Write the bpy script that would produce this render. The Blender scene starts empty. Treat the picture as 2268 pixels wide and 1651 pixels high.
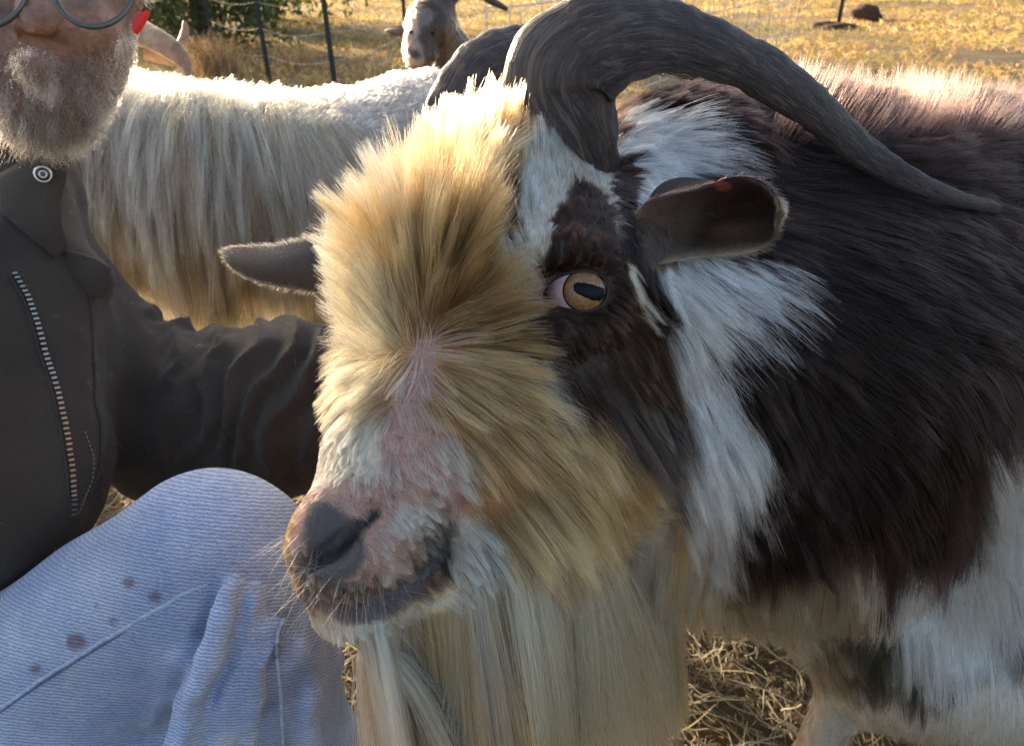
import bpy, math, random
import numpy as np
from mathutils import Vector, Matrix, kdtree
from math import radians as RAD
rng = np.random.default_rng(7)
random.seed(7)
C = bpy.context.scene.collection
sc = bpy.context.scene

# ------------------------------------------------------------------ camera, light, exposure
W_, H_ = 2267.0, 1651.0          # measuring grid of the photograph
FX = 26.0/36.0*W_
PITCH = RAD(28); CAMZ = 0.90
CP = np.array([0, 0, CAMZ])
RV = np.array([1.0, 0, 0]); UV = np.array([0, math.sin(PITCH), math.cos(PITCH)]); FV = np.array([0, math.cos(PITCH), -math.sin(PITCH)])
cam = bpy.data.cameras.new('camera'); camo = bpy.data.objects.new('camera', cam); C.objects.link(camo)
camo.location = CP; camo.rotation_euler = (RAD(90)-PITCH, 0, 0)
cam.lens = 26; cam.sensor_width = 36; cam.clip_start = .02; cam.clip_end = 900
cam.dof.use_dof = True; cam.dof.focus_distance = .41; cam.dof.aperture_fstop = 16.0
sc.camera = camo

SUN_AZ = RAD(-38); SUN_EL = RAD(13)
world = bpy.data.worlds.new('World'); sc.world = world; world.use_nodes = True
nt = world.node_tree; bg = nt.nodes['Background']
sky = nt.nodes.new('ShaderNodeTexSky'); sky.sky_type = 'NISHITA'; sky.sun_disc = False
sky.dust_density = 4.0; sky.ozone_density = .4; sky.air_density = .8; sky.sun_elevation = SUN_EL; sky.sun_rotation = SUN_AZ
nt.links.new(sky.outputs[0], bg.inputs[0]); bg.inputs[1].default_value = 0.15
sd = np.array([math.sin(SUN_AZ)*math.cos(SUN_EL), math.cos(SUN_AZ)*math.cos(SUN_EL), math.sin(SUN_EL)])
sun = bpy.data.lights.new('sun', 'SUN'); suno = bpy.data.objects.new('sun', sun); C.objects.link(suno)
sun.energy = 5.0; sun.angle = RAD(.5); sun.color = (1, .80, .56)
suno.rotation_euler = Vector(sd).to_track_quat('Z', 'Y').to_euler()
sc.view_settings.view_transform = 'Standard'; sc.view_settings.look = 'None'
sc.view_settings.gamma = 1; sc.view_settings.use_curve_mapping = False
sc.view_settings.exposure = 1.85
sc.cycles.use_denoising = True; sc.cycles.denoising_prefilter = 'NONE'
sc.cycles.max_bounces = 8; sc.cycles.diffuse_bounces = 3; sc.cycles.glossy_bounces = 3; sc.cycles.transmission_bounces = 6
sc.cycles_curves.shape = 'RIBBONS'; sc.cycles_curves.subdivisions = 2
sc.cycles.sample_clamp_indirect = 6

# ------------------------------------------------------------------ helpers
def P(x, y, d):
    x = np.asarray(x, float); y = np.asarray(y, float); d = np.asarray(d, float)
    return CP + ((x-W_/2)/FX*d)[..., None]*RV - ((y-H_/2)/FX*d)[..., None]*UV + d[..., None]*FV
def PX(p):
    q = p-CP; d = q@FV; d = np.where(np.abs(d) < .02, .02, d)
    return W_/2+FX*(q@RV)/d, H_/2-FX*(q@UV)/d, d
def R(r, d): return r*d/FX

def tag(o, label=None, cat=None, group=None, kind=None):
    if label: o['label'] = label
    if cat: o['category'] = cat
    if group: o['group'] = group
    if kind: o['kind'] = kind
    return o
def empty(name, loc, **k):
    o = bpy.data.objects.new(name, None); C.objects.link(o); o.location = loc; o.empty_display_size = .05
    return tag(o, **k)
def put(o, parent):
    C.objects.link(o)
    if parent is not None:
        o.parent = parent
        m = Matrix.Identity(4); q = parent; off = Vector((0, 0, 0))
        while q is not None: off += Vector(q.location); q = q.parent
        o.location = -off       # parents are never rotated here, data is in world coordinates
    return o
def mesh(name, v, f, m, parent=None, smooth=True, col=None):
    me = bpy.data.meshes.new(name)
    me.from_pydata(np.asarray(v).tolist(), [], f.tolist() if hasattr(f, 'tolist') else f); me.materials.append(m)
    if smooth: me.shade_smooth()
    if col is not None:
        a = me.attributes.new('col', 'FLOAT_COLOR', 'POINT')
        c4 = np.ones((len(v), 4), np.float32); c4[:, :3] = col; a.data.foreach_set('color', c4.ravel())
    me.update()
    return put(bpy.data.objects.new(name, me), parent)

# ---- signed distance bodies
class Body:
    def __init__(s): s.p = []
    def cone(s, a, b, k=.02, rm=None):           # points (x,y,depth,r) with r in photo pixels
        A, B = P(*a[:3]), P(*b[:3]); s.p.append(('c', A, B, R(a[3], a[2]), R(b[3], b[2]), k, 1)); return s
    def chain(s, pts, k=.02):
        for a, b in zip(pts[:-1], pts[1:]): s.cone(a, b, k)
        return s
    def ball(s, a, k=.02): return s.cone(a, a, k)
    def wcone(s, A, B, ra, rb, k=.03): s.p.append(('c', np.array(A, float), np.array(B, float), ra, rb, k, 1)); return s
    def cut(s, A, B, ra, rb, k=.003): s.p.append(('c', np.array(A, float), np.array(B, float), ra, rb, k, -1)); return s
    def __call__(s, X):
        F = None
        for (_, A, B, ra, rb, k, op) in s.p:
            A = A.astype(np.float32); ab = (B-A).astype(np.float32); L = float(ab@ab)
            q = X-A
            if L > 1e-10:
                t = np.clip((q@ab)/L, 0, 1); q = q-t[:, None]*ab; r = ra+(rb-ra)*t
            else: r = ra
            d = np.sqrt(np.einsum('ij,ij->i', q, q))-r
            if F is None: F = d; continue
            if op > 0:
                h = np.clip(.5+.5*(F-d)/k, 0, 1); F = F*(1-h)+d*h-k*h*(1-h)
            else:
                d = -d; h = np.clip(.5-.5*(F-d)/k, 0, 1); F = F*(1-h)+d*h+k*h*(1-h)
        return F
    def hit(s, x, y, d0=.2, d1=1.6):             # depth of the surface seen at photo pixels x,y
        x = np.atleast_1d(np.asarray(x, float)); y = np.atleast_1d(np.asarray(y, float)); d = np.full(x.shape, d0)
        dl = np.linalg.norm(P(x, y, np.ones_like(x))-CP, axis=-1)
        for _ in range(70): d = np.minimum(d+.85*s(P(x, y, d).astype(np.float32))/dl, d1)
        return d
    def at(s, x, y, off=0):
        d = s.hit(x, y); return P(np.atleast_1d(x), np.atleast_1d(y), d-off)

def axis(lo, hi, flo, fhi, fine, coarse):
    a = []; x = lo
    while x < hi:
        a.append(x); s = fine
        if x < flo: s = min(coarse, max(fine, (flo-x)*.25+fine))
        elif x > fhi: s = min(coarse, fine+(x-fhi)*.12)
        x += s
    a.append(x); return np.array(a, np.float32)
def nets(body, xs, ys, zs, relax=1):
    nx, ny, nz = len(xs), len(ys), len(zs); F = np.empty((nx, ny, nz), np.float32)
    Y, Z = np.meshgrid(ys, zs, indexing='ij'); yz = np.stack([Y.ravel(), Z.ravel()], 1)
    step = max(1, 600000//(ny*nz))
    for i in range(0, nx, step):
        xx = xs[i:i+step]; X = np.empty((len(xx)*ny*nz, 3), np.float32)
        X[:, 0] = np.repeat(xx, ny*nz); X[:, 1:] = np.tile(yz, (len(xx), 1))
        F[i:i+step] = body(X).reshape(len(xx), ny, nz)
    S = F < 0
    cnt = np.zeros((nx-1, ny-1, nz-1), np.int8)
    cs = [(a, b, c) for a in (0, 1) for b in (0, 1) for c in (0, 1)]
    for a, b, c in cs: cnt += S[a:nx-1+a, b:ny-1+b, c:nz-1+c]
    I, J, K = np.nonzero((cnt > 0) & (cnt < 8))
    V = np.stack([F[I+a, J+b, K+c] for a, b, c in cs], 1); cc = np.array(cs, np.float32)
    acc = np.zeros((len(I), 3), np.float32); n = np.zeros(len(I), np.float32)
    for u in range(8):
        for v in range(u+1, 8):
            if np.abs(cc[u]-cc[v]).sum() != 1: continue
            m = (V[:, u] < 0) != (V[:, v] < 0)
            t = np.where(m, V[:, u]/np.where(m, V[:, u]-V[:, v], 1), 0)
            acc += m[:, None]*(cc[u]+t[:, None]*(cc[v]-cc[u])); n += m
    acc /= n[:, None]
    vert = np.stack([xs[I]+acc[:, 0]*(xs[I+1]-xs[I]), ys[J]+acc[:, 1]*(ys[J+1]-ys[J]), zs[K]+acc[:, 2]*(zs[K+1]-zs[K])], 1)
    idx = np.full((nx-1, ny-1, nz-1), -1, np.int32); idx[I, J, K] = np.arange(len(I))
    Q = []
    e = S[:-1, 1:-1, 1:-1] != S[1:, 1:-1, 1:-1]; i, j, k = np.nonzero(e); fl = S[i, j+1, k+1]
    q = np.stack([idx[i, j, k], idx[i, j+1, k], idx[i, j+1, k+1], idx[i, j, k+1]], 1); q[~fl] = q[~fl][:, ::-1]; Q.append(q)
    e = S[1:-1, :-1, 1:-1] != S[1:-1, 1:, 1:-1]; i, j, k = np.nonzero(e); fl = S[i+1, j, k+1]
    q = np.stack([idx[i, j, k], idx[i, j, k+1], idx[i+1, j, k+1], idx[i+1, j, k]], 1); q[~fl] = q[~fl][:, ::-1]; Q.append(q)
    e = S[1:-1, 1:-1, :-1] != S[1:-1, 1:-1, 1:]; i, j, k = np.nonzero(e); fl = S[i+1, j+1, k]
    q = np.stack([idx[i, j, k], idx[i+1, j, k], idx[i+1, j+1, k], idx[i, j+1, k]], 1); q[~fl] = q[~fl][:, ::-1]; Q.append(q)
    Q = np.concatenate(Q); Q = Q[(Q >= 0).all(1)]
    for _ in range(relax):
        s = np.zeros_like(vert); c = np.zeros(len(vert), np.float32)
        for a in range(4):
            np.add.at(s, Q[:, a], vert[Q[:, (a+1) % 4]]); np.add.at(c, Q[:, a], 1)
        vert = vert*.5+.5*s/np.maximum(c, 1)[:, None]
    return vert.astype(float), Q
def vnormals(V, Q):
    n = np.cross(V[Q[:, 2]]-V[Q[:, 0]], V[Q[:, 3]]-V[Q[:, 1]]); vn = np.zeros_like(V)
    for a in range(4): np.add.at(vn, Q[:, a], n)
    return vn/np.maximum(np.linalg.norm(vn, axis=1), 1e-12)[:, None], n

# ---- smooth value noise on arrays
_NT = np.random.default_rng(3).random((64, 64, 64)).astype(np.float32)
def noise(p, s=1.0, seed=0):
    q = p*s+seed*7.31; i = np.floor(q).astype(int); f = q-i; f = f*f*(3-2*f); i %= 63; j = i+1
    x0, y0, z0 = i.T; x1, y1, z1 = j.T; a, b, c = f.T
    L = lambda u, v, t: u+(v-u)*t
    return L(L(L(_NT[x0, y0, z0], _NT[x1, y0, z0], a), L(_NT[x0, y1, z0], _NT[x1, y1, z0], a), b),
             L(L(_NT[x0, y0, z1], _NT[x1, y0, z1], a), L(_NT[x0, y1, z1], _NT[x1, y1, z1], a), b), c)*2-1
def inpoly(x, y, poly):                        # signed distance, negative inside
    poly = np.array(poly, float); d = np.full(x.shape, 1e9); ins = np.zeros(x.shape, bool)
    for a, b in zip(poly, np.roll(poly, -1, 0)):
        ab = b-a; t = np.clip(((x-a[0])*ab[0]+(y-a[1])*ab[1])/(ab@ab), 0, 1)
        d = np.minimum(d, np.hypot(x-a[0]-t*ab[0], y-a[1]-t*ab[1]))
        if a[1] != b[1]: ins ^= ((y < a[1]) != (y < b[1])) & (x < a[0]+(y-a[1])*ab[0]/ab[1])
    return np.where(ins, -d, d)
def paint(p, base, regions, jit=14, scale=60, seed=0):
    """pigment of the coat at points p; regions drawn in order: (polygon, colour, softness)"""
    x, y, _ = PX(p)
    x = x+jit*noise(p, scale, seed)+jit*.6*noise(p, scale*3, seed+1); y = y+jit*noise(p, scale, seed+2)+jit*.6*noise(p, scale*3, seed+3)
    c = np.tile(np.array(base, float), (len(p), 1))
    for poly, colr, soft in regions:
        w = np.clip(.5-inpoly(x, y, poly)/(2*max(soft, .5)), 0, 1)[:, None]; c = c*(1-w)+np.array(colr)*w
    return c

# ---- fur: real hair curves rooted in a body mesh
def curves(name, pos, rad, col, m, parent):
    n, k = pos.shape[:2]; hc = bpy.data.hair_curves.new(name); hc.add_curves([k]*n)
    hc.position_data.foreach_set('vector', pos.astype(np.float32).ravel())
    a = hc.attributes.get('radius') or hc.attributes.new('radius', 'FLOAT', 'POINT'); a.data.foreach_set('value', rad.astype(np.float32).ravel())
    a = hc.attributes.new('hcol', 'FLOAT_COLOR', 'POINT'); c4 = np.ones((n, k, 4), np.float32)
    c4[..., :3] = col; a.data.foreach_set('color', c4.ravel())
    hc.materials.append(m); return put(bpy.data.objects.new(name, hc), parent)
def fur(name, parent, m, V, Q, n, guides, colfn, rad=.00014, sig=70, K=6, clumps=.05, clump=.5, jit=.12, mask=None,
        grav=0., wave=0., var=.2, cpow=1.2, lenfn=None, rootrad=1.0, lenvar=(.6, 1.1), wfreq=1.0, roots=.8, gpow=1.3, back=.12):
    vn, fn = vnormals(V, Q); ar = np.linalg.norm(fn, axis=1)*.5; c = V[Q].mean(1); x, y, d = PX(c)
    fac = -np.einsum('ij,ij->i', fn/(2*ar[:, None]+1e-12), (c-CP)/np.linalg.norm(c-CP, axis=1)[:, None])
    w = ar*np.where(fac > -.15, 1, back)*np.where((x > -250) & (x < W_+250) & (y > -250) & (y < H_+250), 1, .06)
    w /= np.maximum(d, .3)**1.2
    if mask is not None: w = w*mask(x, y, c)
    w /= w.sum(); fi = rng.choice(len(Q), n, p=w); q = Q[fi]
    u, v = rng.random((2, n, 1)); bl = [(1-u)*(1-v), u*(1-v), u*v, (1-u)*v]
    root = sum(b*V[q[:, i]] for i, b in enumerate(bl)); nr = sum(b*vn[q[:, i]] for i, b in enumerate(bl))
    nr /= np.linalg.norm(nr, axis=1)[:, None]; x, y, d = PX(root)
    G = np.array([g[:6] for g in guides], float)
    best = np.full(n, 1e18); D2 = []
    for g in G: dd = (x-g[0])**2+(y-g[1])**2; D2.append(dd); best = np.minimum(best, dd)
    acc = np.zeros((n, 4)); ws = np.zeros(n)
    for g, dd in zip(G, D2):
        ww = np.exp(-(dd-best)/(2*sig*sig)); l = math.hypot(g[2], g[3])
        acc += ww[:, None]*np.array([g[2]/l, g[3]/l, g[4], g[5]]); ws += ww
    acc /= ws[:, None]
    lift = np.radians(acc[:, 2]); ln = acc[:, 3]*rng.uniform(*lenvar, n)
    if lenfn is not None: ln = ln*lenfn(x, y, root)
    T = acc[:, :1]*RV-acc[:, 1:2]*UV; T -= nr*np.einsum('ij,ij->i', T, nr)[:, None]
    T /= np.maximum(np.linalg.norm(T, axis=1), 1e-6)[:, None]
    big = np.stack([noise(root, 35, 11), noise(root, 35, 12), noise(root, 35, 13)], 1)
    d0 = T*np.cos(lift)[:, None]+nr*np.sin(lift)[:, None]+big*jit+rng.normal(0, jit*.45, (n, 3))
    d0 /= np.linalg.norm(d0, axis=1)[:, None]
    pos = np.empty((n, K, 3)); pos[:, 0] = root; ph = rng.random((n, 3))*6.28
    side = rng.normal(0, 1, (n, 3))*.12
    for k in range(1, K):
        t = k/(K-1); dd = d0+np.array([0, 0, -1.0])*grav*t**gpow+side*t
        if wave: dd = dd+wave*np.sin(ph+t*7*wfreq+np.array([0, 1.6, 3.1]))
        if grav > 1: dd -= nr*np.minimum(np.einsum('ij,ij->i', dd, nr)-.02, 0)[:, None]*np.clip(1.6-2.2*t, 0, 1)
        dd /= np.linalg.norm(dd, axis=1)[:, None]; pos[:, k] = pos[:, k-1]+dd*(ln/(K-1))[:, None]
    if clumps > 0:
        nc = max(8, int(n*clumps)); kd = kdtree.KDTree(nc)
        for i in range(nc): kd.insert(root[i], i)
        kd.balance(); near = np.array([kd.find(r)[1] for r in root])
        t = (np.linspace(0, 1, K)**cpow)[None, :, None]
        cc = clump*rng.uniform(.4, 1.0, (n, 1, 1))
        far = np.linalg.norm(root-root[near], axis=1)[:, None, None]
        pos += (pos[near]-pos)*t*cc*(far < .05)
    tt = np.linspace(0, 1, K); R_ = rad*(1.0-.8*tt**2)[None, :]*rng.uniform(.7, 1.3, (n, 1))
    col = colfn(root)
    cv = 1+var*(noise(root, 220, 5)*1.3+noise(root, 60, 6)*1.1+rng.normal(0, .8, n))
    col = np.clip(col*cv[:, None], .004, .93)
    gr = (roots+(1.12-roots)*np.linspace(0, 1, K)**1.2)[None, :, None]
    return curves(name, pos, R_, np.clip(col[:, None, :]*gr, .003, .93), m, parent)

# ------------------------------------------------------------------ materials
def nodes(name):
    m = bpy.data.materials.new(name); m.use_nodes = True; t = m.node_tree; return m, t, t.nodes['Principled BSDF']
def hairmat(name, rough=.35, rad=.45, shift=2.5):
    m = bpy.data.materials.new(name); m.use_nodes = True; t = m.node_tree; t.nodes.clear()
    o = t.nodes.new('ShaderNodeOutputMaterial'); h = t.nodes.new('ShaderNodeBsdfHairPrincipled'); a = t.nodes.new('ShaderNodeAttribute')
    a.attribute_name = 'hcol'; h.parametrization = 'COLOR'
    h.inputs['Roughness'].default_value = rough; h.inputs['Radial Roughness'].default_value = rad
    t.links.new(a.outputs['Color'], h.inputs['Color']); t.links.new(h.outputs[0], o.inputs[0])
    mr = t.nodes.new('ShaderNodeMapRange'); mr.inputs[1].default_value = .01; mr.inputs[2].default_value = .25; mr.inputs[3].default_value = 1.22; mr.inputs[4].default_value = 1.5
    t.links.new(a.outputs['Fac'], mr.inputs[0]); t.links.new(mr.outputs[0], h.inputs['IOR']); return m
def link_noise(t, scale, detail=4, rough=.6, coord='Object', dist=0):
    n = t.nodes.new('ShaderNodeTexNoise'); n.inputs['Scale'].default_value = scale; n.inputs['Detail'].default_value = detail
    n.inputs['Roughness'].default_value = rough; n.inputs['Distortion'].default_value = dist
    c = t.nodes.new('ShaderNodeTexCoord'); t.links.new(c.outputs[coord], n.inputs['Vector']); return n
def ramp(t, src, stops):
    r = t.nodes.new('ShaderNodeValToRGB'); t.links.new(src, r.inputs[0])
    while len(r.color_ramp.elements) < len(stops): r.color_ramp.elements.new(.5)
    for e, (p, c) in zip(r.color_ramp.elements, stops): e.position = p; e.color = (*c, 1)
    return r
def mixc(t, a, b, f, mode='MULTIPLY'):
    n = t.nodes.new('ShaderNodeMixRGB'); n.blend_type = mode
    for s, v in ((1, a), (2, b), (0, f)):
        if hasattr(v, 'links') or hasattr(v, 'is_linked'): t.links.new(v, n.inputs[s])
        else: n.inputs[s].default_value = v
    return n.outputs[0]
def bump(t, b, src, dist, strength=1):
    n = t.nodes.new('ShaderNodeBump'); n.inputs['Distance'].default_value = dist; n.inputs['Strength'].default_value = strength
    t.links.new(src, n.inputs['Height']); t.links.new(n.outputs[0], b.inputs['Normal'])
def simple(name, col, rough=.7, metal=0, nscale=0, amt=.3, bdist=0, detail=5):
    m, t, b = nodes(name); b.inputs['Roughness'].default_value = rough; b.inputs['Metallic'].default_value = metal
    b.inputs['Base Color'].default_value = (*col, 1)
    if nscale:
        n = link_noise(t, nscale, detail); lo = tuple(c*(1-amt) for c in col); hi = tuple(min(1, c*(1+amt)) for c in col)
        r = ramp(t, n.outputs[0], [(.3, lo), (.7, hi)]); t.links.new(r.outputs[0], b.inputs['Base Color'])
        if bdist: bump(t, b, n.outputs[0], bdist)
    return m
def colmat(name, rough=.7, nscale=0, amt=.25, bdist=0, coat=0, sss=0):
    m, t, b = nodes(name); a = t.nodes.new('ShaderNodeAttribute'); a.attribute_name = 'col'; b.inputs['Roughness'].default_value = rough
    out = a.outputs['Color']
    if nscale:
        n = link_noise(t, nscale, 6); r = ramp(t, n.outputs[0], [(.3, (1-amt,)*3), (.7, (1+amt*.3,)*3)])
        out = mixc(t, out, r.outputs[0], 1.0)
        if bdist: bump(t, b, n.outputs[0], bdist)
    t.links.new(out, b.inputs['Base Color']); b.inputs['Coat Weight'].default_value = coat
    if sss: b.inputs['Subsurface Weight'].default_value = sss; b.inputs['Subsurface Radius'].default_value = (.004, .002, .001); b.inputs['Subsurface Scale'].default_value = 1
    return m
M_fur = hairmat('coat_hair'); M_skin = colmat('goat_skin', .62, 700, .4, .0010, sss=.0)
M_beardhair = hairmat('long_hair', .3, .4)

def horn_material():
    m, t, b = nodes('horn'); b.inputs['Roughness'].default_value = .4
    a = t.nodes.new('ShaderNodeAttribute'); a.attribute_name = 'hc'    # along, around, 0
    mp = t.nodes.new('ShaderNodeMapping'); t.links.new(a.outputs['Vector'], mp.inputs[0]); mp.inputs['Scale'].default_value = (9, 14, 1)
    n = t.nodes.new('ShaderNodeTexNoise'); n.inputs['Scale'].default_value = 1; n.inputs['Detail'].default_value = 8; n.inputs['Roughness'].default_value = .7; n.inputs['Distortion'].default_value = .6
    t.links.new(mp.outputs[0], n.inputs[0])
    mp2 = t.nodes.new('ShaderNodeMapping'); t.links.new(a.outputs['Vector'], mp2.inputs[0]); mp2.inputs['Scale'].default_value = (11, 44, 1)
    n2 = t.nodes.new('ShaderNodeTexNoise'); n2.inputs['Scale'].default_value = 1; n2.inputs['Detail'].default_value = 6; n2.inputs['Roughness'].default_value = .65; n2.inputs['Distortion'].default_value = 1.2
    t.links.new(mp2.outputs[0], n2.inputs[0])
    r = ramp(t, n.outputs[0], [(.3, (.020, .012, .011)), (.5, (.046, .028, .024)), (.7, (.095, .062, .050))])
    r2 = ramp(t, n2.outputs[0], [(.50, (0, 0, 0)), (.68, (.85, .85, .85))])
    o = mixc(t, r.outputs[0], (.17, .125, .095, 1), r2.outputs[0], 'MIX')
    t.links.new(o, b.inputs['Base Color'])
    add = t.nodes.new('ShaderNodeMath'); add.operation = 'ADD'; t.links.new(n.outputs[0], add.inputs[0]); t.links.new(n2.outputs[0], add.inputs[1])
    bump(t, b, add.outputs[0], .004, 1); return m
M_horn = horn_material()

def frame_sweep(pts, n):
    """smooth resample of (x,y,d,hw) rows to world points and radii"""
    pts = np.array(pts, float); W = P(pts[:, 0], pts[:, 1], pts[:, 2]); r = pts[:, 3]*pts[:, 2]/FX
    A = np.concatenate([W, r[:, None]], 1); A = np.vstack([2*A[0]-A[1], A, 2*A[-1]-A[-2]]); out = []
    m = len(A)-3
    for s in np.linspace(0, m-1e-6, n):
        i = int(s); t = s-i; a, b, c, d = A[i:i+4]
        out.append(.5*((2*b)+(-a+c)*t+(2*a-5*b+4*c-d)*t*t+(-a+3*b-3*c+d)*t**3))
    return np.array(out)
def horn(name, parent, pts, m, depth=.62, rings=17, n=150, ns=40, seed=1, amp=.085, toward=None):
    S = frame_sweep(pts, n); kk = max(3, n//9)|1; w_ = np.hanning(kk+2)[1:-1]; w_ /= w_.sum()
    S = np.stack([np.convolve(np.r_[2*q_[0]-q_[1:kk//2+1][::-1], q_, 2*q_[-1]-q_[-kk//2:-1][::-1]], w_, 'valid')[:n] for q_ in S.T], 1); c = S[:, :3]; r = np.maximum(S[:, 3], .0006); T = np.gradient(c, axis=0); T /= np.linalg.norm(T, axis=1)[:, None]
    view = -FV if toward is None else toward
    B = np.cross(T, view); B /= np.linalg.norm(B, axis=1)[:, None]; N = np.cross(B, T)    # B in the picture plane, N towards the viewer
    L = np.r_[0, np.cumsum(np.linalg.norm(np.diff(c, axis=0), axis=1))]; rs = np.random.default_rng(seed)
    V = []; hc = []
    th = np.linspace(0, 2*np.pi, ns, endpoint=False)
    for i in range(n):
        u = L[i]/L[-1]; ph = rings*u**.8; rid = abs((ph % 1)-.5)*2; fade = max(0, 1-u*1.25)
        rr = r[i]*(1+amp*fade*(rid**.6-.5)+.03*fade*math.sin(u*47+seed))
        e = np.cos(th); f = np.sin(th)
        k = 1+.16*(1-u)*np.exp(-((th-2.5)/.35)**2)-.05*(1-u)*np.exp(-((th-1.7)/.3)**2)      # keel on the front edge
        V.append(c[i]+(rr*k*e)[:, None]*B[i]+(rr*depth*k*f)[:, None]*N[i]); hc += [(L[i]*4, q*.16, 0) for q in th]
    V = np.concatenate(V)
    jn = noise(V, 260, seed)*.0006+noise(V, 90, seed+4)*.0010
    V = V+(V-np.repeat(c, ns, 0))/np.maximum(np.repeat(r, ns), .002)[:, None]*jn[:, None]
    F = [(i*ns+j, i*ns+(j+1) % ns, (i+1)*ns+(j+1) % ns, (i+1)*ns+j) for i in range(n-1) for j in range(ns)]
    F.append(tuple(range(ns))[::-1]); F.append(tuple((n-1)*ns+j for j in range(ns)))
    o = mesh(name, V, F, m, parent)
    a = o.data.attributes.new('hc', 'FLOAT_VECTOR', 'POINT'); a.data.foreach_set('vector', np.array(hc, np.float32).ravel())
    return o
def tube(name, pts, r, m, parent=None, ns=8, smooth=True):
    pts = np.asarray(pts, float); r = np.broadcast_to(r, (len(pts),)); T = np.gradient(pts, axis=0); T /= np.linalg.norm(T, axis=1)[:, None]
    up = np.array([.13, .21, .97]); B = np.cross(T, up); B /= np.linalg.norm(B, axis=1)[:, None]; N = np.cross(B, T); th = np.linspace(0, 2*np.pi, ns, endpoint=False)
    V = np.concatenate([pts[i]+r[i]*(np.cos(th)[:, None]*B[i]+np.sin(th)[:, None]*N[i]) for i in range(len(pts))]); n = len(pts)
    F = [(i*ns+j, i*ns+(j+1) % ns, (i+1)*ns+(j+1) % ns, (i+1)*ns+j) for i in range(n-1) for j in range(ns)]+[tuple(range(ns))[::-1], tuple((n-1)*ns+j for j in range(ns))]
    return mesh(name, V, F, m, parent, smooth)

#@@GROUND
# ------------------------------------------------------------------ ground and field
def gz(x, y):
    r = np.maximum(y-6, 0); return .004*r**1.5*.9+.0*x+.02*np.sin(x*1.3)*np.sin(y*.9)*np.clip((y-2)/3, 0, 1)+np.clip(x, 0, 50)*.03*np.clip((y-3)/6, 0, 1)
def ground_material():
    m, t, b = nodes('dry_pasture'); b.inputs['Roughness'].default_value = .95
    n1 = link_noise(t, .45, 5); n2 = link_noise(t, 9, 8, .7); n3 = link_noise(t, 60, 6, .7)
    r1 = ramp(t, n1.outputs[0], [(.35, (.10, .085, .045)), (.5, (.21, .15, .06)), (.65, (.32, .21, .08))])
    r2 = ramp(t, n2.outputs[0], [(.3, (.45, .42, .35)), (.7, (1.3, 1.2, 1.0))]); r3 = ramp(t, n3.outputs[0], [(.35, (.5, .5, .5)), (.65, (1.2, 1.2, 1.2))])
    o = mixc(t, r1.outputs[0], r2.outputs[0], 1); o = mixc(t, o, r3.outputs[0], 1); t.links.new(o, b.inputs['Base Color'])
    ad = t.nodes.new('ShaderNodeMath'); ad.operation = 'ADD'; t.links.new(n2.outputs[0], ad.inputs[0]); t.links.new(n3.outputs[0], ad.inputs[1]); bump(t, b, ad.outputs[0], .03)
    return m
xs = np.concatenate([-np.geomspace(300, 8, 24), np.linspace(-7.5, 7.5, 61), np.geomspace(8, 300, 24)])
ys = np.concatenate([-np.geomspace(60, 3, 10), np.linspace(-2.5, 20, 91), np.geomspace(21, 500, 40)])
X, Y = np.meshgrid(xs, ys); Z = gz(X, Y); nx = len(xs)
F = [(j*nx+i, j*nx+i+1, (j+1)*nx+i+1, (j+1)*nx+i) for j in range(len(ys)-1) for i in range(nx-1)]
g = mesh('ground', np.stack([X.ravel(), Y.ravel(), Z.ravel()], 1), F, ground_material()); g['kind'] = 'structure'

def blade_mat(name):
    m, t, b = nodes(name); a = t.nodes.new('ShaderNodeAttribute'); a.attribute_name = 'hcol'
    b.inputs['Roughness'].default_value = .55; t.links.new(a.outputs['Color'], b.inputs['Base Color'])
    tr = t.nodes.new('ShaderNodeBsdfTranslucent'); t.links.new(a.outputs['Color'], tr.inputs[0]); mx = t.nodes.new('ShaderNodeMixShader'); mx.inputs[0].default_value = .5
    t.links.new(b.outputs[0], mx.inputs[1]); t.links.new(tr.outputs[0], mx.inputs[2]); t.links.new(mx.outputs[0], t.nodes['Material Output'].inputs[0]); return m
M_blade = blade_mat('dry_grass_blade')
def blades(name, xy, h, r, lean, pal, flat=None, seed=0):
    n = len(xy); K = 4; rs = np.random.default_rng(seed); ang = rs.random(n)*6.283
    root = np.stack([xy[:, 0], xy[:, 1], gz(xy[:, 0], xy[:, 1])], 1); hh = h*rs.uniform(.4, 1.15, n); pos = np.empty((n, K, 3))
    ln = lean*rs.uniform(.3, 1.3, n)
    for k in range(K):
        t = k/(K-1); o = np.stack([np.cos(ang)*ln*hh*t**1.6, np.sin(ang)*ln*hh*t**1.6, hh*(t-.35*ln*t*t) if flat is None else flat*rs.random(n)], 1)
        if flat is not None: o[:, :2] = np.stack([np.cos(ang), np.sin(ang)], 1)*(hh*(t-.5))[:, None]+rs.normal(0, .004, (n, 2))
        pos[:, k] = root+o
    if flat is not None:
        base = flat*rs.random(n)**1.5; tilt = rs.normal(0, .16, n)
        for k in range(K): pos[:, k, 2] = root[:, 2]+base+.003+np.abs(tilt)*hh*(k/(K-1))
    pal = np.array(pal); c = pal[rs.integers(0, len(pal), n)]*rs.uniform(.5, 1.25, (n, 1))
    if flat is None:
        w = noise(np.stack([xy[:, 0], xy[:, 1], xy[:, 0]*0], 1), .8, 7)[:, None]; c = c*(1+.45*w)*(1-np.clip(w*-1.2, 0, .6)*np.array([.35, .1, 0]))
    rad = (r*rs.uniform(.6, 1.3, n))[:, None]*np.linspace(1, .45 if flat is None else .9, K)[None]
    return curves(name, pos, rad, np.repeat(c[:, None], K, 1), M_blade, None)
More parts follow.
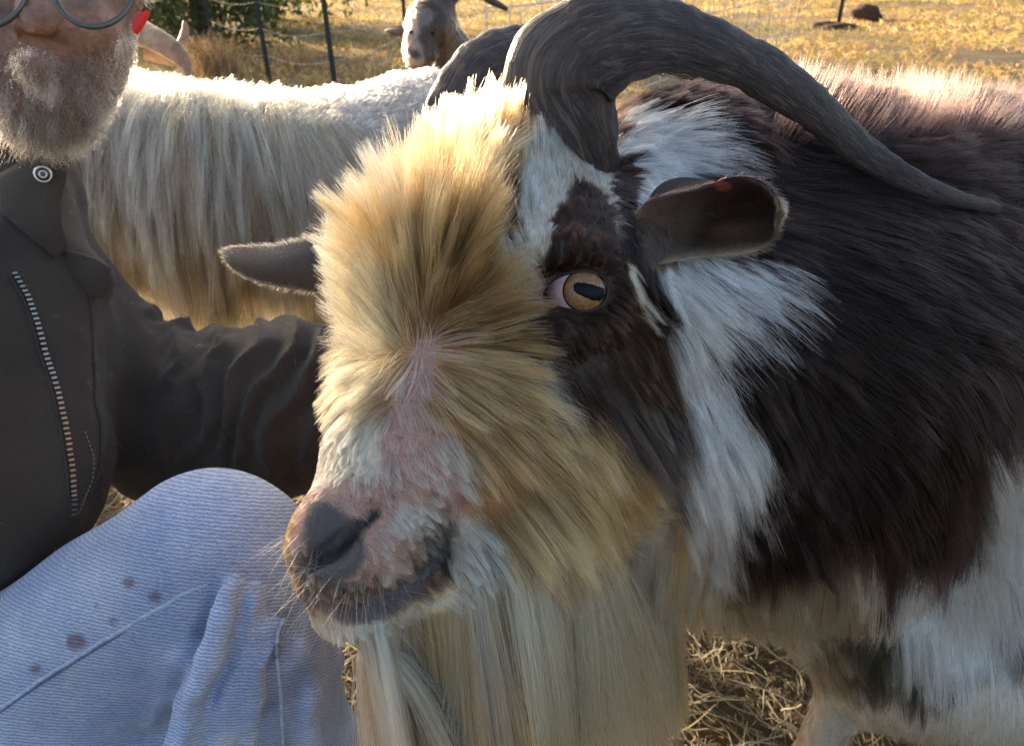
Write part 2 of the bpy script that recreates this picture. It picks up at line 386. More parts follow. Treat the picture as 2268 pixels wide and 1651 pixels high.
n = 90000; yy = 2.2+30*rng.random(n)**1.9; xx = (rng.random(n)*2-1)*(yy*.85+.6)
gold = [(.52, .31, .08), (.62, .41, .14), (.42, .25, .07), (.34, .28, .07), (.62, .46, .2), (.30, .17, .06)]
keep = noise(np.stack([xx, yy, xx*0], 1), 1.6, 2) > -.35
xy = np.stack([xx, yy], 1)[keep]
tag(blades('grass', xy, .05+.0025*xy[:, 1], .0011+.00042*xy[:, 1], 1.3, gold, seed=4), kind='stuff')
n = 16000; xy = np.stack([rng.uniform(-.9, 1.3, n), rng.uniform(.35, 2.6, n)], 1)
straw = [(.40, .34, .23), (.30, .25, .16), (.46, .42, .32), (.22, .18, .12), (.34, .26, .14), (.5, .42, .26)]
tag(blades('straw', xy, .085, .00085, 1, straw, flat=.022, seed=5), kind='stuff')
n = 22000; xy = np.stack([rng.uniform(-.9, 1.3, n), rng.uniform(.35, 2.6, n)], 1)
tag(blades('chaff', xy, .03, .0006, 1, [(.16, .12, .08), (.24, .19, .12), (.10, .08, .05), (.34, .29, .2)], flat=.012, seed=6), kind='stuff')

#@@GOAT
# ------------------------------------------------------------------ the goat in front
T_ = (.46, .225, .082); BL = (.64, .42, .20); CR = (.66, .56, .41); WH = (.66, .66, .65); BR = (.045, .024, .017); DK = (.017, .0095, .008)
PK = (.50, .27, .21); GN = (.105, .085, .08); GB = (.20, .165, .13)
goat = empty('goat', P(1750, 1900, .75)*[1, 1, 0], label='horned billy goat in front with blond forelock, long beard and black body', cat='goat')
hb = Body()
hb.chain([(800, 1185, .362, 140), (925, 960, .385, 168), (1015, 650, .412, 212), (1110, 450, .445, 178)], .02)
hb.ball((765, 1262, .357, 104), .015)
hb.chain([(850, 1298, .366, 90), (990, 1245, .385, 122), (1110, 1130, .40, 135)], .012)
hb.cone((1150, 860, .408, 190), (1270, 640, .425, 180), .03)
hb.ball((1275, 610, .402, 112), .02)
hb.ball((1250, 950, .435, 185), .03)
hb.chain([(1380, 700, .50, 290), (1750, 800, .64, 400), (2050, 820, .82, 470)], .05)
hb.chain([(1370, 440, .53, 120), (1420, 440, .54, 165), (1500, 445, .57, 190), (1700, 540, .67, 305), (2000, 640, .82, 370)], .04)
hb.cone((1450, 980, .50, 190), (1780, 1130, .62, 240), .05)
hb.chain([(1760, 760, .74, 440), (2300, 750, .95, 480), (3000, 780, 1.30, 420), (3500, 850, 1.6, 300)], .05)
hb.cone((2050, 1150, .72, 240), (2350, 1150, .82, 300), .05)
def leg(b, x, y, d, r1, r2, bend=.02):
    a = P(x, y, d); k = np.array([a[0]+bend, a[1], .27]); f = np.array([a[0], a[1]+.01, .02])
    b.wcone(a, k, r1, r2*1.15, .03); b.wcone(k, f*[1, 1, 0]+[0, 0, .10], r2, r2*.8, .02); b.wcone(f*[1, 1, 0]+[0, 0, .10], f+[0, -.01, 0], r2*.8, r2*1.1, .01)
hb.cone((2000, 1440, .72, 170), (2350, 1450, .76, 290), .05)
leg(hb, 1900, 1330, .70, .065, .026); leg(hb, 2330, 1300, .80, .07, .028); leg(hb, 3300, 1000, 1.45, .08, .028); leg(hb, 3500, 950, 1.6, .08, .028)
# nostrils, philtrum and mouth, cut where the surface really is
base = Body(); base.p = hb.p[:8]
def groove(pts, r0, r1, off=0, k=.003):
    pts = np.array(pts, float); w = base.at(pts[:, 0], pts[:, 1], off)
    for i in range(len(w)-1):
        a = r0+(r1-r0)*i/(len(w)-1); b = r0+(r1-r0)*(i+1)/(len(w)-1); hb.cut(w[i], w[i+1], a, b, k)
def swell(pts, r, off=0, k=.006):
    pts = np.array(pts, float); w = base.at(pts[:, 0], pts[:, 1], off)
    for i in range(len(w)-1): hb.wcone(w[i], w[i+1], r, r, k)
swell([(790, 1225), (770, 1250), (735, 1262)], .010, -.004, .008)          # lower nostril wing
swell([(720, 1130), (700, 1175), (688, 1215)], .010, -.004, .010)          # upper nose leather
groove([(826, 1128), (812, 1150), (785, 1178), (752, 1202), (722, 1226)], .0024, .0050)
groove([(826, 1132), (806, 1158)], .0048, .003)
groove([(722, 1226), (704, 1246), (694, 1262)], .0036, .0018)
groove([(655, 1150), (662, 1180), (680, 1220)], .003, .002)
groove([(690, 1240), (694, 1280), (700, 1312)], .0022, .0014)
groove([(662, 1300), (700, 1326), (750, 1342), (810, 1338), (870, 1320), (925, 1285), (965, 1240), (985, 1200)], .0032, .0048)
swell([(720, 1368), (780, 1378), (850, 1362)], .0065, -.002, .008)
swell([(1195, 565), (1260, 555), (1330, 575), (1370, 640)], .006, -.002, .012)          # brow
swell([(1180, 730), (1260, 740), (1340, 720)], .005, -.002, .012)
# eye socket
EY = (1289, 642); ed = float(base.hit(EY[0], EY[1])[0]); ER = .0185; EC = P(EY[0]-3, EY[1]+2, ed+ER*.84)
alm = [(1190, 664), (1210, 634), (1238, 612), (1280, 601), (1318, 604), (1341, 620), (1345, 645), (1336, 672), (1310, 687), (1275, 688), (1240, 680), (1215, 670)]
al = np.array(alm, float); cen = al.mean(0)
for s_ in (.30, .62): # hollow behind the lids
    for q in al: pp = cen+(q-cen)*s_*1.0; hb.cut(P(pp[0], pp[1], ed-.02), P(pp[0], pp[1], ed+.022), .0052, .0052, .002)
xs = axis(-.16, 1.9, -.125, .10, .0021, .03); ys = axis(.22, 2.0, .27, .44, .0023, .03); zs = axis(-.01, 1.05, .50, .85, .0023, .022)
GV, GQ = nets(hb, xs, ys, zs, 1)
print('goat body', len(GV), (len(xs), len(ys), len(zs)))
coat = [
 ([(500, 60), (1240, 60), (1250, 330), (1190, 450), (1140, 600), (1110, 720), (1130, 830), (1200, 870), (1320, 900), (1440, 1040), (1490, 1250), (1500, 1750), (600, 1750), (560, 1300)], T_, 16),
 ([(660, 540), (800, 560), (880, 680), (880, 800), (820, 950), (640, 960)], BL, 30),
 ([(720, 950), (800, 880), (850, 920), (880, 1060), (830, 1110), (640, 1120), (660, 980)], CR, 14),
 ([(980, 560), (1090, 470), (1120, 700), (1060, 780), (960, 760), (920, 700)], (.27, .135, .05), 26),
 ([(930, 330), (1200, 300), (1160, 450), (1020, 560), (960, 500)], (.42, .20, .075), 30),
 ([(860, 430), (900, 430), (920, 540), (880, 560)], (.40, .30, .20), 16),
 ([(1100, 440), (1165, 440), (1160, 520), (1110, 560), (1090, 520)], BR, 10),
 ([(1180, 300), (1340, 330), (1385, 450), (1375, 560), (1340, 440), (1285, 405), (1235, 470), (1190, 590), (1120, 650), (1130, 600), (1165, 540), (1150, 430), (1170, 380)], CR, 8),
 ([(1285, 408), (1340, 430), (1385, 560), (1440, 700), (1530, 830), (1550, 910), (1480, 960), (1330, 870), (1260, 830), (1200, 850), (1140, 820), (1110, 740), (1120, 680), (1180, 600), (1235, 480)], BR, 7),
 ([(1110, 640), (1190, 590), (1205, 640), (1170, 690), (1120, 700)], (.36, .27, .18), 8),
 ([(1190, 800), (1210, 790), (1240, 850), (1215, 860)], (.35, .28, .2), 12),
 ([(1360, 860), (1540, 880), (1530, 980), (1460, 1070), (1400, 1000), (1320, 900)], (.07, .055, .05), 12),
 ([(1120, 1180), (1250, 1130), (1290, 1200), (1310, 1420), (1230, 1420), (1160, 1300)], (.22, .14, .09), 25),
 ([(1465, 590), (1540, 565), (1640, 560), (1690, 615), (1640, 670), (1590, 660), (1555, 760), (1620, 890), (1670, 960), (1650, 1030), (1610, 1090), (1620, 1170), (1540, 1220), (1480, 1150), (1450, 1070), (1500, 960), (1515, 880), (1470, 730), (1480, 680)], WH, 12),
 ([(1550, 600), (1640, 600), (1660, 660), (1620, 700), (1570, 680)], (.10, .08, .08), 12),
 ([(1365, 275), (1430, 250), (1510, 275), (1565, 345), (1545, 385), (1485, 400), (1420, 480), (1395, 420), (1350, 350)], WH, 10),
 ([(1345, 360), (1400, 340), (1415, 420), (1405, 600), (1440, 700), (1400, 640), (1375, 560)], DK, 5),
 ([(1405, 480), (1470, 430), (1510, 480), (1490, 590), (1430, 590)], (.09, .055, .038), 10),
 ([(1385, 580), (1405, 590), (1425, 660), (1435, 720), (1415, 700)], CR, 5),
 ([(660, 1090), (800, 1060), (960, 1040), (1040, 1060), (1010, 1190), (880, 1310), (800, 1310), (650, 1250)], (.50, .31, .24), 14),
 ([(930, 750), (970, 760), (960, 860), (940, 900), (1010, 960), (1030, 1060), (860, 1060), (840, 980), (880, 900), (900, 830)], (.60, .42, .33), 6),
 ([(860, 1120), (900, 1110), (960, 1130), (990, 1180), (900, 1200), (850, 1170)], (.64, .56, .47), 9),
 ([(920, 1030), (1000, 1020), (1030, 1080), (960, 1090)], (.62, .50, .40), 8),
 ([(950, 1150), (1000, 1130), (1010, 1180), (960, 1230), (930, 1220)], (.20, .17, .15), 9),
 ([(640, 1215), (790, 1215), (830, 1255), (860, 1290), (960, 1210), (1010, 1130), (1005, 1240), (880, 1345), (880, 1375), (780, 1400), (660, 1330)], (.14, .115, .10), 7),
 ([(700, 1340), (760, 1350), (765, 1392), (735, 1380)], (.52, .30, .27), 5),
 ([(600, 1345), (690, 1352), (780, 1386), (860, 1374), (985, 1275), (1015, 1150), (1055, 1140), (1110, 1240), (1080, 1330), (960, 1450), (620, 1450)], CR, 10),
 ([(1500, 1240), (1900, 1200), (1950, 1500), (1600, 1600), (1450, 1500)], (.19, .155, .11), 30),
 ([(2190, 960), (2420, 900), (2450, 1450), (2230, 1400), (2190, 1200)], (.60, .60, .60), 26),
 ([(2010, 1240), (2200, 1200), (2230, 1500), (1990, 1500), (1980, 1340)], (.60, .60, .58), 26),
 ([(1880, 1200), (1945, 1200), (1950, 1290), (1900, 1290)], CR, 8),
 ([(1850, 1400), (1950, 1370), (2040, 1430), (2010, 1520), (1900, 1520)], (.05, .05, .04), 40),
 ([(1690, 1500), (1800, 1480), (1800, 1700), (1700, 1700)], (.30, .20, .13), 10),
 ([(1800, 1520), (2050, 1560), (2400, 1440), (2400, 1800), (1780, 1800)], (.62, .55, .45), 16),
]
def coatcol(p): return paint(p, DK, coat)
skinmap = coat+[
 ([(930, 750), (970, 760), (960, 860), (940, 900), (1010, 960), (1030, 1060), (1010, 1140), (930, 1110), (860, 1130), (800, 1110), (820, 1060), (860, 1060), (840, 980), (880, 900), (900, 830)], PK, 7),
 ([(700, 1080), (770, 1060), (850, 1110), (870, 1160), (830, 1190), (860, 1250), (830, 1300), (780, 1290), (640, 1200), (650, 1120)], (.55, .31, .23), 9),
 ([(690, 1118), (735, 1115), (775, 1150), (810, 1145), (835, 1120), (840, 1140), (800, 1180), (812, 1240), (795, 1275), (730, 1290), (690, 1250), (665, 1190), (672, 1140)], GN, 6),
 ([(826, 1122), (842, 1136), (802, 1186), (752, 1226), (715, 1248), (700, 1242), (745, 1202), (790, 1166), (812, 1135)], (.018, .014, .014), 3),
 ([(640, 1180), (664, 1200), (690, 1250), (690, 1290), (650, 1250)], (.50, .30, .26), 4),
 ([(690, 1340), (770, 1350), (850, 1345), (930, 1310), (900, 1350), (820, 1385), (760, 1390)], (.13, .09, .09), 5),
 ([(1165, 665), (1205, 640), (1215, 670), (1150, 700), (1130, 712)], (.20, .11, .08), 5),
]
sc_col = paint(GV, DK, skinmap, jit=9)*.8
x, y, _ = PX(GV); spots = noise(GV, 420, 9)
near = (inpoly(x, y, [(830, 880), (1010, 900), (1050, 1100), (900, 1150), (760, 1100)]) < 0)
sc_col[near & (spots > .78)] = (.12, .06, .05)
sc_col[near] *= (1+.25*noise(GV[near], 160, 3))[:, None]
mesh('body', GV, GQ, M_skin, goat, col=np.clip(sc_col, .01, 1))
guides = [
 (820, 650, -1, -.35, 30, .033), (830, 500, -.9, -.7, 30, .036), (900, 380, -.7, -.9, 34, .036), (980, 330, -.35, -1, 36, .027), (1060, 310, .1, -1, 36, .034), (1130, 300, .15, -1, 32, .030),
 (1180, 300, .15, -1, 20, .020), (900, 500, -.25, -1, 34, .050), (1000, 450, .25, -1, 32, .050), (1080, 420, .4, -1, 28, .042), (900, 620, -.25, -1, 26, .05),
 (980, 600, .4, -1, 26, .052), (1060, 600, .7, -1, 22, .045), (945, 700, .35, -1, 18, .045), (900, 760, -.3, -1, 20, .035), (850, 740, -.6, -.7, 26, .035), (820, 840, -.9, .3, 22, .022), (1020, 720, 1, -.5, 18, .045), (1090, 700, 1, -.2, 14, .028),
 (770, 800, -1, .4, 26, .026), (730, 900, -.5, 1, 14, .011), (820, 870, -.5, 1, 14, .022), (990, 790, 1, -.25, 16, .050), (1060, 830, 1, .4, 15, .05), (1000, 880, 1, .5, 14, .045),
 (1080, 940, 1, .75, 13, .055), (1030, 1010, .9, .8, 12, .035), (890, 960, -.1, 1, 10, .006), (938, 790, 0, 1, 8, .010), (935, 850, .1, 1, 8, .006), (950, 930, .3, 1, 8, .006), (985, 1010, .6, 1, 8, .007), (920, 1050, .5, 1, 8, .006), (990, 1100, .8, .8, 10, .010), (930, 1280, .8, .5, 12, .006), (750, 1000, -.25, 1, 8, .0055), (800, 1080, .1, 1, 8, .005), (700, 1150, -.1, 1, 10, .003),
 (860, 1150, .9, .6, 10, .006), (780, 1280, .3, 1, 14, .006), (900, 1190, 1, .4, 12, .007), (950, 1080, 1, .5, 12, .008), (690, 1300, .2, 1, 16, .004), (850, 1320, .6, .8, 16, .004), (850, 1375, .6, .8, 16, .007), (760, 1325, .3, 1, 14, .004), (760, 1375, .3, 1, 20, .008), (930, 1370, .5, 1, 12, .011),
 (1010, 1150, .6, 1, 12, .018), (960, 1300, .6, 1, 12, .017),
 (1190, 400, .05, -1, 10, .016), (1170, 540, 0, -1, 10, .012), (1140, 620, -.9, -.1, 12, .010), (1350, 420, .1, -1, 8, .012),
 (1290, 480, .2, -1, 8, .008), (1340, 520, .35, -1, 8, .008), (1230, 560, .1, -1, 8, .006), (1380, 700, 1, .5, 8, .012), (1280, 760, .8, .7, 8, .009), (1190, 780, .5, 1, 8, .014), (1400, 850, .9, .8, 8, .022), (1160, 720, .3, 1, 8, .010),
 (1200, 880, .8, .85, 12, .042), (1300, 950, .9, .85, 12, .05), (1400, 1000, .8, .9, 12, .05), (1150, 1000, .85, .85, 12, .055), (1250, 1080, .7, 1, 12, .06), (1350, 1100, .5, 1, 12, .06), (1100, 1100, .6, 1, 12, .05),
 (1500, 650, .9, .5, 18, .028), (1560, 640, 1, .4, 20, .032), (1620, 700, .9, .7, 18, .032), (1540, 760, .5, 1, 12, .035), (1600, 900, .6, 1, 16, .045), (1650, 1000, .6, 1, 16, .045), (1560, 1050, .45, 1, 14, .055), (1600, 1150, .35, 1, 14, .055),
 (1450, 300, .9, -.2, 16, .020), (1520, 300, 1, -.05, 16, .026), (1450, 380, .9, .1, 12, .018), (1580, 370, 1, 0, 15, .028), (1395, 450, .15, 1, 5, .007), (1430, 520, .1, 1, 4, .004), (1460, 560, .3, 1, 4, .005), (1450, 470, .3, 1, 4, .004),
 (1650, 350, 1, .12, 10, .04), (1800, 320, 1, .1, 12, .045), (1800, 600, 1, .25, 8, .045), (1900, 900, .9, .5, 8, .05), (1800, 1100, .7, .8, 8, .05), (2100, 600, 1, .15, 8, .05), (2100, 1000, .7, .8, 10, .055),
 (1900, 230, .9, -.5, 35, .04), (2150, 230, .9, -.45, 38, .045), (2260, 330, 1, -.2, 20, .045), (1600, 190, .9, -.4, 30, .025),
 (2150, 1000, .6, 1, 15, .06), (2200, 1250, .4, 1, 12, .07), (2050, 1350, .1, 1, 10, .07), (1900, 1250, .3, 1, 10, .055), (1700, 1300, .15, 1, 15, .055), (1850, 1450, .1, 1, 10, .03), (2000, 1600, 0, 1, 8, .03), (2250, 1600, .1, 1, 8, .03),
]
eyepoly = [(1198, 655), (1212, 630), (1240, 606), (1280, 594), (1324, 596), (1347, 616), (1350, 648), (1340, 677), (1312, 692), (1270, 693), (1236, 685), (1210, 672)]
barep = [s[0] for s in skinmap[-7:-4]]
def dens(x, y, c):
    w = np.ones(len(x))
    w[inpoly(x, y, eyepoly) < 0] = 0
    w[inpoly(x, y, barep[0]) < -4] = .30
    w[inpoly(x, y, barep[1]) < -4] = .22
    w[inpoly(x, y, barep[2]) < 0] = .0
    w[inpoly(x, y, skinmap[-2][0]) < 0] = .1
    w[inpoly(x, y, skinmap[-1][0]) < 0] = .1
    w[inpoly(x, y, [(640, 1280), (760, 1290), (860, 1290), (980, 1190), (1000, 1230), (880, 1335), (760, 1355), (670, 1330)]) < 0] *= .45
    mz = inpoly(x, y, [(640, 960), (1010, 960), (1010, 1240), (880, 1400), (620, 1400)]) < 0
    w[mz] *= 2.6
    w[(inpoly(x, y, [(1110, 380), (1400, 380), (1480, 850), (1130, 830)]) < 0)] *= 1.9
    w[(x > 1780)] *= .5
    w[inpoly(x, y, [(1400, 440), (1500, 395), (1520, 590), (1425, 605)]) < 0] *= .6
    return w
head_left = lambda x, y, c: dens(x, y, c)*(x < 1800)
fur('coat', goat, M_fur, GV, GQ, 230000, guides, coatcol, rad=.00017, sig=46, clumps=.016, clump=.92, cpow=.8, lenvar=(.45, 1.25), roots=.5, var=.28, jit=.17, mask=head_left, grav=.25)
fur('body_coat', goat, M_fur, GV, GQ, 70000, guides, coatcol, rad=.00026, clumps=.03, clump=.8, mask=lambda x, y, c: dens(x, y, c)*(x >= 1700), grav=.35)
fur('back_fuzz', goat, M_fur, GV, GQ, 9000, [(1800, 230, .5, -1, 45, .035), (2100, 230, .3, -1, 55, .045), (2260, 300, .6, -1, 40, .04)], lambda p: np.tile((.085, .040, .030), (len(p), 1)), rad=.00020, K=5, clumps=.1, clump=.5, jit=.4, mask=lambda x, y, c: (x > 1700)*(y < 330)*1.0)
def thcol(p):
    x, y, _ = PX(p); s = np.clip(.5+1.2*noise(np.stack([x/26, x*0, y/160], 1), 1, 6)-(x-1480)/260, 0, 1)[:, None]; return np.array((.62, .58, .53))*(1-s)+np.array((.52, .29, .12))*s
fur('throat_hair', goat, M_beardhair, GV, GQ, 15000, [(1420, 1100, .1, 1, 8, .12), (1500, 1120, .15, 1, 8, .11), (1580, 1180, .2, 1, 8, .07), (1450, 1260, .05, 1, 8, .09), (1560, 1300, .1, 1, 8, .055)], thcol, rad=.00018, K=9, clumps=.02, clump=.85, cpow=.7, grav=3.2, gpow=.7, jit=.14, wave=.1, lenvar=(.35, 1.15), var=.3, roots=.7, back=.6,
    mask=lambda x, y, c: (inpoly(x, y, [(1380, 1050), (1540, 1060), (1620, 1160), (1640, 1290), (1520, 1340), (1390, 1320)]) < 0)*1.0)
WHc = lambda p: np.tile(WH, (len(p), 1))*1.0
fur('ruff', goat, M_beardhair, GV, GQ, 2600, [(1500, 650, .9, .5, 20, .04), (1600, 640, 1, .35, 24, .045), (1620, 730, .9, .7, 22, .045), (1560, 820, .6, 1, 20, .045), (1650, 1000, .5, 1, 18, .045), (1480, 330, 1, -.05, 20, .035), (1560, 300, 1, -.1, 20, .035)], WHc, rad=.00018, K=7, clumps=.12, clump=.6, grav=.3, jit=.2,
    mask=lambda x, y, c: (inpoly(x, y, [(1480, 590), (1600, 560), (1700, 560), (1730, 640), (1690, 740), (1620, 760), (1600, 850), (1720, 980), (1680, 1120), (1600, 1120), (1580, 950), (1500, 760)]) < 0)*1.0+(inpoly(x, y, [(1470, 250), (1560, 275), (1640, 370), (1580, 395), (1480, 360)]) < 0)*1.3)
# long beard
def beardmask(x, y, c):
    w = (inpoly(x, y, [(800, 1378), (900, 1366), (985, 1335), (1060, 1260), (1130, 1130), (1280, 1070), (1400, 1070), (1440, 1120), (1450, 1220), (1380, 1300), (1250, 1380), (1100, 1400), (1000, 1460), (880, 1470), (790, 1420)]) < 0)*1.0
    return w+.0
def beardcol(p):
    x, y, _ = PX(p); s = noise(np.stack([x/60, x*0, y/300], 1), 1, 4); s2 = noise(np.stack([x/22, x*0, y/200], 1), 1, 8)
    c = np.array((.60, .31, .125))+(np.array((.76, .52, .29))-(.60, .31, .125))*np.clip(.5+s*.8, 0, 1)[:, None]
    w = np.clip((s2-.25)*3, 0, 1)[:, None]; c = c*(1-w)+np.array(CR)*w
    lf = np.clip((1000-x)/160, 0, 1)[:, None]; c = c*(1-lf)+np.array((.76, .60, .40))*lf
    dk = np.clip(1-np.abs(x-1230)/60, 0, 1)*np.clip(.3+s2*2, 0, 1); c = c*(1-dk[:, None])+np.array((.12, .07, .05))*dk[:, None]
    return c
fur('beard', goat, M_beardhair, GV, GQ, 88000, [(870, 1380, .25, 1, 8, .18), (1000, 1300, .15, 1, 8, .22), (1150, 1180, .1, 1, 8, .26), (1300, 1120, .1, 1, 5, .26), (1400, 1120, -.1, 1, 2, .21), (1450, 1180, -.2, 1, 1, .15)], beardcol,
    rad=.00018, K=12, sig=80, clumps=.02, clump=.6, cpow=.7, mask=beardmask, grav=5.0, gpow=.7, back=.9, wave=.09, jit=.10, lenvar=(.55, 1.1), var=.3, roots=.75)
fur('whiskers', goat, M_beardhair, GV, GQ, 90, [(700, 1300, -.7, .8, 50, .03), (850, 1370, .2, 1, 45, .035), (740, 1180, -1, .2, 55, .02)], lambda p: np.tile((.7, .65, .55), (len(p), 1)), rad=.00009, clumps=0, jit=.5, grav=.5, mask=lambda x, y, c: (inpoly(x, y, [(650, 1150), (780, 1260), (900, 1280), (900, 1380), (760, 1390), (650, 1300)]) < 0)*1.0)
# horns
def lay(pts, gap=.017):
    out = []
    for (x, y, d, h) in pts: out.append((x, y, min(d, float(hb.hit(x, y)[0])-h*d/FX*.6-gap) if x > 1650 else d, h))
    return out
horn('horn', goat, lay([(1345, 450, .50, 50), (1318, 375, .468, 62), (1276, 292, .447, 104), (1232, 205, .435, 130), (1272, 126, .43, 118), (1376, 86, .43, 100), (1478, 82, .44, 76), (1570, 108, .45, 62), (1690, 162, .47, 57), (1800, 240, .49, 47), (1900, 328, .515, 38), (2000, 392, .54, 28), (2105, 438, .56, 20), (2212, 462, .575, 12)]), M_horn)
horn('horn', goat, [(1000, 320, .50, 55), (1010, 240, .50, 62), (1065, 150, .51, 60), (1160, 108, .53, 52), (1280, 105, .56, 45), (1420, 120, .59, 38), (1540, 155, .62, 32), (1640, 200, .65, 24), (1700, 240, .67, 12)], M_horn, seed=5)
# ears
M_ear = colmat('ear_skin', .7, 500, .3, .0005)
def ear(name, top, bot, cup, parent, colin, colbk, n=44, mth=22):
    top = np.array(top, float); bot = np.array(bot, float)
    def rs_(a, n):
        s = np.r_[0, np.cumsum(np.hypot(*np.diff(a[:, :2], axis=0).T))]; q = np.linspace(0, s[-1], n); return np.stack([np.interp(q, s, a[:, i]) for i in range(a.shape[1])], 1)
    for _ in range(2):
        ch = lambda a: np.vstack([a[:1], np.stack([.75*a[:-1]+.25*a[1:], .25*a[:-1]+.75*a[1:]], 1).reshape(-1, 3), a[-1:]])
        top = ch(top); bot = ch(bot)
    a, b = rs_(top, n), rs_(bot, n); V = []
    for sgn in (0, 1):
        for i in range(n):
            u = i/(n-1); cu = cup*math.sin(math.pi*min(1, .12+u*.88))**.7
            for j in range(mth):
                v = j/(mth-1); p = a[i]*(1-v)+b[i]*v; bow = math.sin(math.pi*v)**.8
                edge = min(1, 6*v, 6*(1-v), 5*(1-u)+.02)
                V.append(P(p[0], p[1], p[2]+cu*bow+.004*sgn*edge))
    V = np.array(V); F = []; N = n*mth
    for i in range(n-1):
        for j in range(mth-1):
            q = i*mth+j; F.append((q, q+mth, q+mth+1, q+1)); F.append((N+q+1, N+q+mth+1, N+q+mth, N+q))
    for i in range(n-1):
        q = i*mth; F.append((q, N+q, N+q+mth, q+mth)); q = i*mth+mth-1; F.append((q+mth, N+q+mth, N+q, q))
    for j in range(mth-1):
        q = (n-1)*mth+j; F.append((q, N+q, N+q+1, q+1))
    col = np.array([colin(p) for p in zip(*PX(V)[:2])])
    F = np.array(F); o = mesh(name, V, F[:, ::-1], M_ear, parent, col=col); return V, F[:, ::-1], o
def ecol(p):
    x, y = p
    if math.hypot(x-1587, (y-410)*1.3) < 17: return (.42, .07, .06)
    t = min(1, max(0, (x-1430)/120)); c = (np.array((.16, .105, .072))*(1-t)+np.array((.060, .036, .026))*t)
    g_ = math.exp(-((x-1600)/45)**2-((y-515)/20)**2); c = c*(1-g_*.7)+np.array((.20, .11, .07))*g_*.7
    e_ = math.exp(-((y-575)/22)**2)+math.exp(-((x-1730)/12)**2); e_ = min(1, e_); return c*(1-e_)+np.array((.24, .19, .12))*e_
eV, eF, eo = ear('ear', [(1405, 500, .398), (1420, 450, .392), (1470, 430, .392), (1560, 412, .402), (1625, 388, .396), (1680, 395, .394), (1716, 425, .396), (1729, 452, .400), (1729, 470, .401)],
    [(1408, 520, .398), (1432, 590, .392), (1490, 580, .392), (1540, 570, .398), (1620, 568, .394), (1680, 558, .394), (1712, 535, .396), (1722, 500, .400), (1729, 474, .401)], .020, goat, ecol, None)
fold = ear('ear_fold', [(1420, 470, .425), (1450, 412, .425), (1500, 390, .424), (1560, 396, .418), (1600, 408, .406)], [(1420, 520, .424), (1450, 470, .414), (1500, 445, .408), (1560, 425, .404), (1602, 412, .403)], .004, eo, lambda p: (.065, .045, .034), None, n=24, mth=10)
bV, bF, bo = ear('ear', [(740, 515, .470), (660, 530, .47), (600, 543, .475), (540, 544, .48), (505, 546, .485), (491, 556, .485)], [(740, 650, .462), (690, 645, .465), (620, 636, .47), (550, 618, .477), (505, 590, .483), (491, 560, .485)], -.012, goat, lambda p: (.06, .042, .034), None)
earfur = [(1450, 500, 1, -.1, 12, .005), (1600, 400, .7, -.6, 30, .006), (1730, 450, 1, -.2, 40, .008), (1700, 550, .7, .7, 30, .006), (1550, 570, .3, 1, 25, .006), (1600, 480, 1, .1, 10, .004)]
def earcol(p): x, y, _ = PX(p); c = np.array([ecol(q) for q in zip(x, y)])*.75; return c
fur('ear_hair', goat, M_fur, eV, eF, 26000, earfur, earcol, rad=.00013, clumps=0, jit=.2)
fur('ear_hair', goat, M_fur, bV, bF, 4000, [(600, 540, -.4, -1, 30, .004), (600, 640, -.2, 1, 30, .005), (495, 570, -1, 0, 30, .005)], lambda p: np.tile((.30, .2, .12), (len(p), 1)), rad=.0001, clumps=0, jit=.2)
# eye
def eyemat(name, c, rough=.12, **k):
    m = simple(name, c, rough, 0, **k); m.node_tree.nodes['Principled BSDF'].inputs['Coat Weight'].default_value = .3; m.node_tree.nodes['Principled BSDF'].inputs['Coat Roughness'].default_value = .03; return m
M_scl = eyemat('sclera', (.62, .44, .44), .25, nscale=250, amt=.2); M_iris = eyemat('iris', (.22, .11, .038), .3, nscale=700, amt=.5, detail=8); M_pup = simple('pupil', (.004, .004, .006), .35); M_pup.node_tree.nodes['Principled BSDF'].inputs['Specular IOR Level'].default_value = .12; M_limb = eyemat('limbus', (.035, .018, .012), .2)
EN = (CP-EC); EN /= np.linalg.norm(EN)
def onball(x, y, r):                              # point of the eyeball of radius r seen at photo pixel
    d = P(x, y, 1.0)-CP; d = d/np.linalg.norm(d); o = CP-EC; b = d@o; q = b*b-(o@o-r*r); return CP+d*(-b-math.sqrt(max(q, 0)))
def patch(name, out, r, m, parent, rings=8):
    out = np.array(out, float); c = out.mean(0); n = len(out); V = [onball(*c, r)]
    for k in range(1, rings+1):
        for q in out: p = c+(q-c)*k/rings; rr = r-(.00035 if k == rings else 0); V.append(onball(*p, rr))
    F = [(0, 1+j, 1+(j+1) % n) for j in range(n)]+[(1+(k-1)*n+j, 1+k*n+j, 1+k*n+(j+1) % n, 1+(k-1)*n+(j+1) % n) for k in range(1, rings) for j in range(n)]
    F = [f[::-1] for f in F]; return mesh(name, V, F, m, parent)
eye = empty('eye', EC-np.array(goat.location)); eye.parent = goat
th = np.linspace(0, 2*np.pi, 40, endpoint=False)
nu, nv = 40, 24; V = [EC+ER*np.array([math.sin(v)*math.cos(u), math.sin(v)*math.sin(u), math.cos(v)]) for v in np.linspace(0, math.pi, nv) for u in np.linspace(0, 2*math.pi, nu, endpoint=False)]
F = [(i*nu+j, (i+1)*nu+j, (i+1)*nu+(j+1) % nu, i*nu+(j+1) % nu) for i in range(nv-1) for j in range(nu)]
mesh('eyeball', V, F, M_scl, eye)
IC = np.array([1294., 644.])
ell = lambda c, rx, ry, a=0: [(c[0]+rx*math.cos(t)*math.cos(a)-ry*math.sin(t)*math.sin(a), c[1]+rx*math.cos(t)*math.sin(a)+ry*math.sin(t)*math.cos(a)) for t in th]
